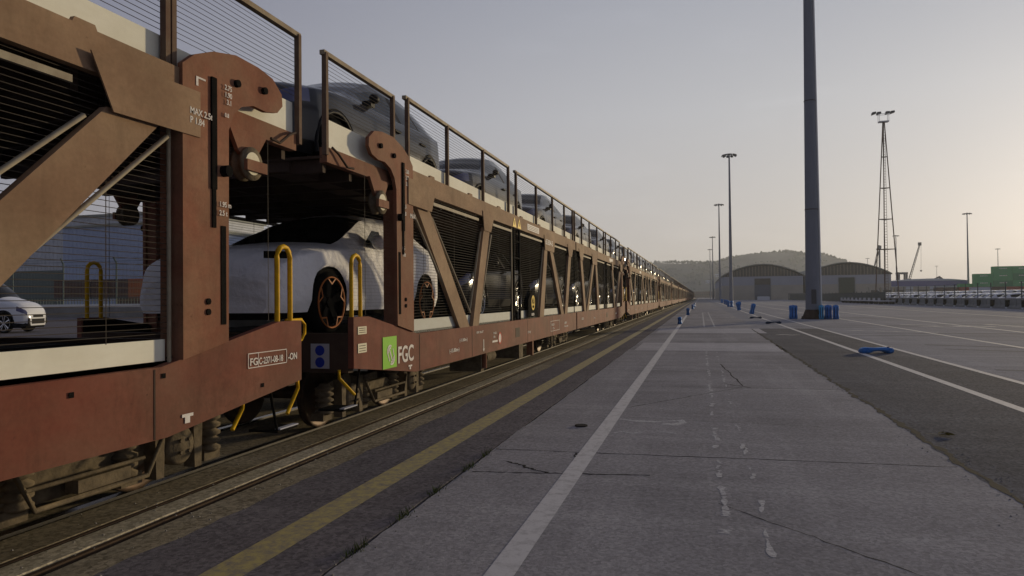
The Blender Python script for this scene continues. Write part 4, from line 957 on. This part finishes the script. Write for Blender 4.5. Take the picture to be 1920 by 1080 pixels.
# ------------------------------------------------------------------ warehouses
def warehouse(x0, x1, label, door, dm, loc_y=260):
    r = thing('warehouse', label, 'warehouse', (x0, loc_y, 0), 0, 'arched roof warehouses'); Wd = x1-x0; eh, ah = 8.3, 12.4; dep = 130
    lw = MB(); d0, d1, dh = door
    lw.box(.3, d0, 0, .5, 0, 5.2); lw.box(d1, Wd-.3, 0, .5, 0, 5.2); lw.box(0.3, .8, .5, dep, 0, 5.2); lw.box(Wd-.8, Wd-.3, .5, dep, 0, 5.2); lw.box(.3, Wd-.3, dep, dep+.5, 0, 8.0); wl_ = part('lower_wall', lw, M['whwall'], r)
    ub = MB().box(.3, d0, -.05, .5, 5.2, eh); ub.box(d1, Wd-.3, -.05, .5, 5.2, eh); ub.box(d0, d1, -.05, .5, dh, eh); ub.box(.3, .8, .5, dep, 5.2, eh); ub.box(Wd-.8, Wd-.3, .5, dep, 5.2, eh)
    part('wall_band', ub, M['whband'], r)
    def arc(n, lift=0, inset=0): return [(inset+(Wd-2*inset)*i/n, eh+lift+(ah-eh)*math.sin(math.pi*i/n)**.85) for i in range(n+1)]
    n = 28; outer, inner_ = arc(n, .35), arc(n, 0)
    part('gable', MB().prism([(.3, eh)]+[(min(max(x, .3), Wd-.3), z-.3) for x, z in inner_]+[(Wd-.3, eh)], .1, .4, 'y'), M['whdark'], r)
    mu = MB(); x = 1.2
    while x < Wd-1.2:
        t = x/Wd; zt = eh+(ah-eh)*math.sin(math.pi*t)**.85-.35
        if zt > eh+.3: mu.box(x-.14, x+.14, -.06, .1, eh+.05, zt)
        x += 1.05
    part('mullions', mu, M['whmull'], r)
    rf = MB(); a = outer; b = inner_; vs = []
    for y in (-.6, dep+.6):
        vs += [(p[0], y, p[1]) for p in a]+[(p[0], y, p[1]) for p in b]
    k = n+1; fs = []
    for i in range(n):
        fs += [(i, i+1, 2*k+i+1, 2*k+i), (k+i+1, k+i, 3*k+i, 3*k+i+1), (i+1, i, k+i, k+i+1), (2*k+i, 2*k+i+1, 3*k+i+1, 3*k+i)]
    fs += [(0, 2*k, 3*k, k), (n, k+n, 3*k+n, 2*k+n)]
    rf.add(vs, fs, False); part('roof', rf, M['whroof'], r)
    dd = MB().box(d0, d1, .3, .4, 0, dh-2.2 if dm == 'doorg' else dh)
    for i in range(11): dd.box(d0, d1, .26, .3, i*.5, i*.5+.06)
    dd_ = part('roller_door', dd, M[dm], r)
    if dm == 'doorg': part('door_header', MB().box(d0, d1, .2, .45, dh-2.2, dh), M['whdark'], r)
    part('door_frame', MB().box(d0-.25, d0, -.1, .45, 0, dh).box(d1, d1+.25, -.1, .45, 0, dh), M['concd'], r)
    return r
warehouse(7.4, 35.0, 'arched roof warehouse with the grey door, nearer the train', (11.4, 16.5, 7.6), 'doorg')
warehouse(35.1, 62.7, 'arched roof warehouse with the dark green door, right of the big mast', (11.0, 16.0, 7.5), 'doorgr')
# low white box in the first door; cabins beside the second door
tag(part('loading_ramp', MB().prism([(0, 0), (4, 0), (4, 1.1), (3.6, 1.25), (.4, 1.25), (0, 1.1)], 0, 2, 'y'), M['cabin'], None), 'low white loading ramp in front of the grey warehouse door', 'ramp').location = (19.3, 256, 0)
for i, (x, w_) in enumerate([(52.6, 3.0), (56.2, 3.4), (60.2, 3.0), (66.0, 4.0)]):
    c = thing('site_cabin', ['first grey site cabin right of the dark green door', 'second grey site cabin right of the dark green door', 'third grey site cabin by the warehouse corner', 'grey site cabin beyond the warehouse corner'][i], 'cabin', (x, 246, 0), 0, 'site cabins by the warehouse')
    part('cabin_wall', MB().box(0, w_, 0, 2.5, 0, 3.6).box(-.1, w_+.1, -.1, 2.6, 3.6, 3.8), M['whwall'], c); part('opening', MB().box(.5, w_-.5, -.03, .0, .4, 2.9), M['whdark'], c)
# slatted fence in front of the warehouses
f2 = thing('slat_fence', 'dark slatted fence in front of the warehouse walls', 'fence', (0, 0, 0))
sl3 = MB(); x = 27.0
while x < 36: sl3.box(x, x+.12, 236, 236.1, 0, 2.2); x += .2
part('slats', sl3, M['fence'], f2)
s4 = MB(); y = 118.
while y < 236: s4.box(27.4, 27.5, y, y+.16, .1, 1.8); y += .55
part('side_slats', s4, M['fence'], f2); ps = MB(); y = 118
while y < 236: ps.box(27.38, 27.52, y, y+.1, 0, 2.0); y += 4
for z in (.3, 1.7): ps.box(27.42, 27.48, 118, 236, z, z+.06); ps.box(27, 36, 236.1, 236.15, z, z+.06)
part('fence_posts', ps, M['fence'], f2)
# concrete blocks with mesh fence
bk = None
for i in range(18):
    y = 62+3.4*i
    lb = 'concrete barrier block under the yard fence, number %d in the row from the right frame edge' % (i+1)
    lb = 'grey concrete barrier block with a square notch at the foot of the yard fence'
    if bk is None:
        bk = thing('barrier_block', lb, 'concrete block', (27.6, y, 0), 0, 'concrete blocks under the yard fence')
        b = MB().prism([(-.28, 0), (.28, 0), (.28, .12), (.14, .35), (.10, .95), (-.10, .95), (-.14, .35), (-.28, .12)], .04, 3.36, 'y'); part('block', b, M['concd'], bk)
        part('notch', MB().box(-.3, -.105, 1.4, 1.95, .16, .8), M['black'], bk); part('cap_light', MB().box(-.34, -.30, 1.5, 1.85, .02, .14), M['cabin'], bk); c = bk
    else: c = copy_tree(bk); c.location = (27.6, y, 0)
fn = thing('yard_fence', 'tall dark wire fence with posts above the concrete blocks on the right', 'fence', (27.9, 62, 0))
for i in range(19): part('post', MB().box(-.035, .035, 3.4*i-.035, 3.4*i+.035, 0, 2.5), M['fence'], fn)
wv = MB(); z = .2
while z < 2.45: wv.box(-.004, .004, 0, 61.2, z-.004, z+.004); z += .15
part('wire_mesh', wv, M['fence'], fn)

# ------------------------------------------------------------------ parked vehicles behind the fence
fmw = car_mesh_simple(HATCH, 'carwhite', 'parked_white_car'); fvw = car_mesh_simple(VAN, 'carwhite', 'parked_white_van')
k = 0
for row, (x, n0, n1, me) in enumerate([(35.5, 68, 170, fmw), (41.5, 70, 200, fvw), (49, 78, 220, fmw), (58, 90, 240, fvw)]):
    y = n0
    while y < n1:
        if random.random() < .9:
            o = link('parked_car' if me is fmw else 'parked_van', me); o.location = (x+random.uniform(-.2, .2), y, 0); o.rotation_euler = (0, 0, R(90+random.uniform(-2, 2)))
            nm = ['front', 'second', 'third', 'rear'][row]
            tag(o, 'white %s parked in the %s row behind the yard fence' % ('car' if me is fmw else 'van', nm), 'car' if me is fmw else 'van', 'white vehicles in the %s row' % nm)
        y += 2.6
tr0 = None
for i in range(10):
    y = 112+i*3.1
    if tr0 is None:
        tr0 = thing('parts_trolley', '', 'trolley', (26.2, y, 0), 0, 'row of white trolleys at the fence'); b = MB().box(-1.0, 1.0, -.7, .7, .42, .56); b.box(-1.0, -.94, -.7, .7, .56, .95); part('tray', b, M['carwhite'], tr0)
        for x in (-.7, .7):
            for q in (-.55, .55): part('wheel', MB().lathe([(0, -.06), (.2, -.06), (.2, .06), (0, .06)], (x, q, .2), 'y', 12), M['tyre'], tr0)
        c = tr0
    else: c = copy_tree(tr0); c.location = (26.2, y, 0)
    c['label'] = 'low white wheeled trolley parked in the row at the fence below the lattice tower'
# ------------------------------------------------------------------ containers
def cont_mesh(m, Lc=6.06, txt_=True):
    b = MB(); W_, H_ = 2.44, 2.59
    b.box(.06, Lc-.06, .05, W_-.05, .05, H_-.05)
    fr_ = MB()
    for x in (0, Lc-.12): 
        for y in (0, W_-.12): fr_.box(x, x+.12, y, y+.12, 0, H_)
    for z in (0, H_-.12):
        for y in (0, W_-.1): fr_.box(.12, Lc-.12, y, y+.1, z, z+.12)
        for x in (0, Lc-.1): fr_.box(x, x+.1, .12, W_-.12, z, z+.12)
    x = .2
    while x < Lc-.3: fr_.box(x, x+.12, .02, .05, .15, H_-.15); x += .28
    me = b.merge(fr_).mesh('container', m)
    return me
def container(me, label, loc, grp, mark=False, rz=0):
    o = link('shipping_container', me); o.location = loc; o.rotation_euler = (0, 0, rz); tag(o, label, 'container', grp)
    return o
M['cgreen2'] = mat('container_dark_green', (.035, .28, .11), .6, dirt=(.04, .2, .09), scale=.8, amt=.6); cg2 = cont_mesh(M['cgreen2'])
cg, cr_, cb, co_, cbl = (cont_mesh(M[k]) for k in ('cgreen', 'cred', 'cbrown', 'corange', 'cblue'))
lm = MB()
for i in range(5): lm.box(1.9+i*.5, 2.2+i*.5, -.01, .012, 1.65, 1.95)
lmm = lm.mesh('container_marks', M['fwhite'])
Y0 = 290; base_x = 97.2
for tier in range(4):
    for c in range(7):
        x = base_x+c*6.15
        if tier == 3 and x < 102: continue
        me = cg if (c*3+tier) % 4 else cg2
        if tier == 1 and c >= 3: me = cbl if c > 4 else cg
        if tier == 0: me = cr_ if c % 2 else cb
        tn = ['bottom', 'second', 'third', 'top'][tier]; cn = ['first', 'second', 'third', 'fourth', 'fifth', 'sixth', 'seventh'][c]
        nm = {id(cg): 'green', id(cg2): 'dark green', id(cr_): 'red', id(cb): 'brown', id(cbl): 'dark blue'}[id(me)]
        o = container(me, '%s container in the %s tier, %s column from the left of the big stack' % (nm, tn, cn), (x, Y0, .02+tier*2.6+(.9 if tier >= 0 else 0)), 'containers in the green stack')
        if me in (cg, cg2): link('container_marks', lmm, o)
container(cg, 'single green container left of the big stack, level with its second tier', (93.5, Y0+4, 2.6), 'containers in the green stack')
container(cb, 'brown container under the single green one', (93.5, Y0+4, 0), 'containers in the green stack')
for i in range(6):
    nm = ['brown', 'red'][i % 2]; container([cb, cr_][i % 2], '%s container in the low row beyond the parked vans, %s from the left' % (nm, ['first', 'second', 'third', 'fourth', 'fifth', 'sixth'][i]), (70+i*6.3, 240, .0+.9), 'low row of containers')
cbn = thing('site_cabin', 'pale office cabin standing among the red containers', 'cabin', (78.5, 236, 0)); part('cabin_wall', MB().box(0, 5, 0, 2.4, 0, 3.2).box(-.1, 5.1, -.1, 2.5, 3.2, 3.35), M['cabin'], cbn); part('window', MB().box(1.8, 3.0, -.03, 0, 1.5, 2.5), M['cblue'], cbn)
# long pale terminal building
tb = thing('terminal_building', 'long low port building with a blue roof band beyond the parked vans', 'building', (72, 300, 0))
part('wall', MB().box(0, 26, 0, 20, 0, 4.6), M['cabin'], tb); part('blue_band', MB().box(-.3, 26.3, -.2, 20.2, 4.6, 6.6), M['cblue'], tb)
part('roof', MB().prism([(-.4, 6.6), (6, 7.3), (14, 7.5), (21, 7.2), (26.5, 6.6)], -.3, 20.3, 'y'), M['cabin'], tb)
part('canopy', MB().box(-6, 32, -8, -3, 3.0, 3.3), M['whroof'], tb)
# scrap grab
sg_ = thing('material_handler', 'small dark excavator arm bent over the low containers', 'excavator', (94, 320, 0))
part('cab', MB().box(-2.5, .5, -1.5, 1.5, 1.2, 4.2), M['crane'], sg_); part('arm', MB().tube([(-1, 0, 3.6), (-2.2, 0, 7.4), (.6, 0, 8.4), (3.4, 0, 6.2), (6.4, 0, 4.9)], [.5, .5, .55, .35, .25], 6), M['crane'], sg_); part('tracks', MB().box(-3, 1.2, -1.8, 1.8, 0, 1.2), M['black'], sg_)
# harbour cranes
cn = thing('harbour_crane', 'harbour crane with raised lattice boom and hanging hook', 'crane', (101.0, 400, 0))
lg_ = MB()
for x in (-1.8, 1.8):
    for y in (-2, 2): lg_.box(x-.4, x+.4, y-.4, y+.4, 0, 12.5)
lg_.box(-2.3, 2.3, -2.4, 2.4, 11.9, 12.9); part('gantry', lg_, M['crane'], cn)
part('machine_house', MB().prism([(1.8, 6.5), (5.4, 6.5), (5.4, 9.0), (3.5, 9.4), (1.8, 9.0)], -2, 2, 'y'), M['crane'], cn)
bmx = MB(); A, Bp = Vector((3.0, 0, 7.5)), Vector((8.5, 0, 27.0)); d = (Bp-A)
for off in ((-.5, -.5), (.5, -.5), (0, .5)): bmx.tube([A+Vector((off[0], off[1], 0)), Bp+Vector((off[0]*.5, off[1]*.5, 0))], .14, 5)
for i in range(16):
    p, q = A+d*(i/16), A+d*((i+1)/16); bmx.tube([p+Vector((-.5, -.5, 0)), q+Vector((.5, -.5, 0))], .08, 4)
bmx.box(7.9, 9.3, -.5, .5, 26.6, 28.2); part('boom', bmx, M['crane'], cn)
part('hoist_cable', MB().tube([(9.2, 0, 27), (9.0, 0, 13.8)], .06, 4), M['crane'], cn); part('hook', MB().lathe([(0, -.4), (.5, 0), (.4, .5), (0, .6)], (9.0, 0, 13.4), 'z', 8), M['crane'], cn)
c2 = thing('harbour_crane', 'faint harbour crane seen through the lattice tower', 'crane', (93, 410, 0)); b2 = MB()
b2.tube([(0, 0, 0), (0, 0, 26)], .5, 6); b2.tube([(-4, 0, 10), (0, 0, 26)], .25, 5); b2.tube([(-4.4, 0, 8), (-.6, 0, 27)], .2, 5); part('mast', b2, M['crane'], c2); part('head', MB().prism([(-1.6, 25.4), (.8, 25.4), (.9, 27.6), (-.4, 28)], -.6, .6, 'y'), M['crane'], c2)

# ------------------------------------------------------------------ left background seen through the wagons
wl2 = thing('boundary_wall', 'low concrete wall with a white top rail, seen through the near wagon', 'wall', (0, 0, 0))
part('wall', MB().box(-92, -30, 53.5, 53.8, 0, .95), M['conc'], wl2); part('top_rail', MB().box(-92, -30, 53.45, 53.85, .95, 1.25), M['fwhite'], wl2)
rr2 = MB()
x = -92
while x < -30: rr2.box(x, x+.05, 53.6, 53.65, 1.25, 1.85); x += .35
rr2.box(-92, -30, 53.6, 53.65, 1.8, 1.86); part('pickets', rr2, M['fenceg'], wl2)
f3 = thing('security_fence', 'tall mesh fence with cranked posts behind the low wall on the left', 'fence', (0, 54.2, 0))
for i in range(9):
    x = -86+i*6.4
    part('post', MB().tube([(x, 0, 0), (x, 0, 5.2), (x-.35, 0, 5.75)], .08, 6), M['fenceg'], f3)
mw = MB()
for z in (1.9, 3.4, 5.0, 5.35, 5.6): mw.box(-92, -30, -.01, .01, z, z+.03)
x = -92
while x < -30: mw.box(x, x+.012, -.005, .005, 1.4, 5.1); x += .4
part('wire_mesh', mw, M['fenceg'], f3)
for (x, me, lb) in [(-85.2, cb, 'brown container behind the left security fence, left of the pair'), (-78.9, cb, 'brown container behind the left security fence, beside the orange one'), (-74.0+1.2, co_, 'orange container behind the left security fence')]:
    container(me, lb, (x, 75, 1.9), 'containers behind the left fence')
container(cb, 'lower dark container under the orange one behind the left fence', (-75, 75.2, -.7), 'containers behind the left fence')
b1 = thing('blue_shed', 'tall blue corrugated shed on the left, seen through the near wagon', 'building', (-111.5, 100, 0))
bb_ = MB().box(0, 20, 0, 30, 0, 14.9); x = .2
part('wall', bb_, M['corb'], b1); cr2 = MB()
while x < 19.8: cr2.box(x, x+.25, -.08, 0, 0, 14.6); x += .9
part('corrugation', cr2, M['corb'], b1); part('roof_edge', MB().prism([(-.5, 14.9), (20.5, 14.9), (20.5, 15.5), (-.5, 15.2)], -.4, 30.4, 'y'), M['whroof'], b1)
b2_ = thing('grey_shed', 'pale grey clad building left of the blue shed', 'building', (-170, 128, 0))
part('wall', MB().box(0, 60, 0, 30, 0, 21), M['corg'], b2_); part('dark_base', MB().box(0, 60, -.1, 0, 0, 9), M['fenceg'], b2_); cr3 = MB(); x = .2
while x < 60: cr3.box(x, x+.3, -.1, 0, 9, 20.6); x += 1.2
part('corrugation', cr3, M['corg'], b2_); part('sign_board', MB().box(30, 36, -.3, -.1, 9.4, 11), M['cabin'], b2_); part('roof', MB().box(-.5, 60.5, -.5, 30.5, 21, 21.5), M['whroof'], b2_)
bc = thing('cream_hall', 'cream roofed hall seen between the first two wagons', 'building', (-105, 150, 0)); part('wall', MB().box(0, 45, 0, 40, 0, 15), M['conc'], bc); part('roof', MB().prism([(-1, 15), (46, 15), (22, 20)], -1, 41, 'y'), M['board'], bc)
van = make_car(thing('white_van', 'small white van parked beyond the tracks, nose to the right', 'van', (-30.3, 26.2, 0), 0), VAN, 'carwhite', 'silver')
van.rotation_euler = (0, 0, R(112)); van.scale = (1.2, 1.1, 1.4); van.location = (-30.95, 26.4, 0)
part('door_stripe', MB().box(-.935, -.925, 2.4, 3.2, .78, .84), M['redink'], van)
part('door_emblem', MB().box(-.935, -.925, 2.2, 2.34, .74, .9), M['blue'], van)

# ------------------------------------------------------------------ hills
def ridge(x):
    T = [(-2200, 30), (-900, 52), (-400, 60), (-200, 62), (-60, 59), (28, 57), (40, 61), (49, 64), (80, 68), (115, 71), (144, 71), (164, 66.5), (188, 66), (219, 55), (234, 44), (260, 26), (300, 8), (340, 0), (2500, 0)]
    return interp(T, x)
hb_ = MB(); xs = [-1500+i*(12 if -400 < -1500+i*12 < 400 else 12) for i in range(160)]; yy = [1020+i*12 for i in range(40)]
from mathutils import noise as NS
vs = []
for y in yy:
    for x in xs:
        t = min(1, max(0, (y-1020)/180)); s_ = (t*t*(3-2*t)); st = .5*s_+.5*(math.floor(s_*5)/5+min(1, (s_*5 % 1)*3)/5)
        n_ = NS.fractal(Vector((x/60, y/60, 0)), 1, 2, 5)*5*t
        vs.append((x, y, ridge(x)*st+n_*(1 if ridge(x) > 5 else 0)-.5))
nx = len(xs); hb_.add(vs, [(j*nx+i, j*nx+i+1, (j+1)*nx+i+1, (j+1)*nx+i) for j in range(len(yy)-1) for i in range(nx-1)], True)
M['hill'] = mat('hillside', (.13, .13, .10), .95, dirt=(.28, .26, .21), scale=.02, amt=.8, speck=0)
M['forest'] = mat('forest', (.07, .085, .06), .95, dirt=(.11, .12, .085), scale=.05, amt=.8)
struct('hills', hb_, M['hill'])
ft = MB()
for i in range(3200):
    x = random.uniform(-420, 300); t = random.random()**.6; y = 1025+t*185
    if NS.noise(Vector((x/45, y/30, 3))) < -.12 and t < .85: continue
    s_ = min(1, (y-1020)/180); s_ = s_*s_*(3-2*s_); st = .5*s_+.5*(math.floor(s_*5)/5+min(1, (s_*5 % 1)*3)/5)
    z = ridge(x)*st
    if ridge(x) < 6: continue
    r_ = random.uniform(1.2, 3.0); h_ = r_*random.uniform(.6, 1.5)
    vs = []
    for a in range(5):
        q = a*1.257+random.random(); vs.append((x+r_*math.cos(q)*random.uniform(.7, 1.1), y+r_*math.sin(q), z+h_*random.uniform(.1, .5)))
    for a in range(4):
        q = a*1.57+random.random(); vs.append((x+r_*.6*math.cos(q), y+r_*.6*math.sin(q), z+h_*random.uniform(.9, 1.2)))
    vs.append((x, y, z+h_*1.35)); fs = [(0, 1, 6), (1, 2, 6), (0, 6, 5), (2, 7, 6), (2, 3, 7), (3, 8, 7), (3, 4, 8), (4, 5, 8), (4, 0, 5), (5, 6, 9), (6, 7, 9), (7, 8, 9), (8, 5, 9)]
    ft.add(vs, fs)
struct('forest', ft, M['forest'], 'stuff')
# pale houses on the slope
hl = ['pale block house high on the hill, above the first warehouse roof', 'pale house on the slope left of the first warehouse', 'white house low on the slope behind the masts', 'grey house on the quarry terrace', 'long pale building at the foot of the hill beyond the train', 'reddish low building at the end of the lane']
for (x, y, z, w_, h_, lb) in zip((78, 22, 8, -20, -30, -18), (1150, 1110, 1090, 1120, 900, 800), (48, 30, 20, 28, 0, 0), (8, 7, 8, 14, 60, 40), (8, 6, 6, 5, 8, 7), hl):
    h = thing('house', lb, 'house', (x, y, z), 0, 'houses on and below the hill'); part('wall', MB().box(0, w_, 0, 8, -6, h_), M['cabin'] if w_ < 30 else (M['conc'] if w_ > 50 else M['cbrown']), h)
    part('roof', MB().prism([(-.5, h_), (w_+.5, h_), (w_*.5, h_+h_*.2)], -.5, 8.5, 'y'), M['whroof'], h)
    wn_ = MB(); x_ = .8
    while x_ < w_-1: wn_.box(x_, x_+1, -.1, 0, h_*.35, h_*.65); x_ += 2.4
    part('window', wn_, M['glass'], h)

# ------------------------------------------------------------------ haze
hz = MB().box(-2500, 2500, -320, 2500, -1.5, 85)
hm = bpy.data.materials.new('haze_air'); hm.use_nodes = True; hn = hm.node_tree.nodes; hl_ = hm.node_tree.links
hn.remove(hn['Principled BSDF']); pv = hn.new('ShaderNodeVolumePrincipled'); pv.inputs['Color'].default_value = (.80, .86, .96, 1); pv.inputs['Density'].default_value = .00038; pv.inputs['Anisotropy'].default_value = .3
hl_.new(pv.outputs[0], hn['Material Output'].inputs['Volume'])
o = part('haze', hz, hm); o['kind'] = 'stuff'
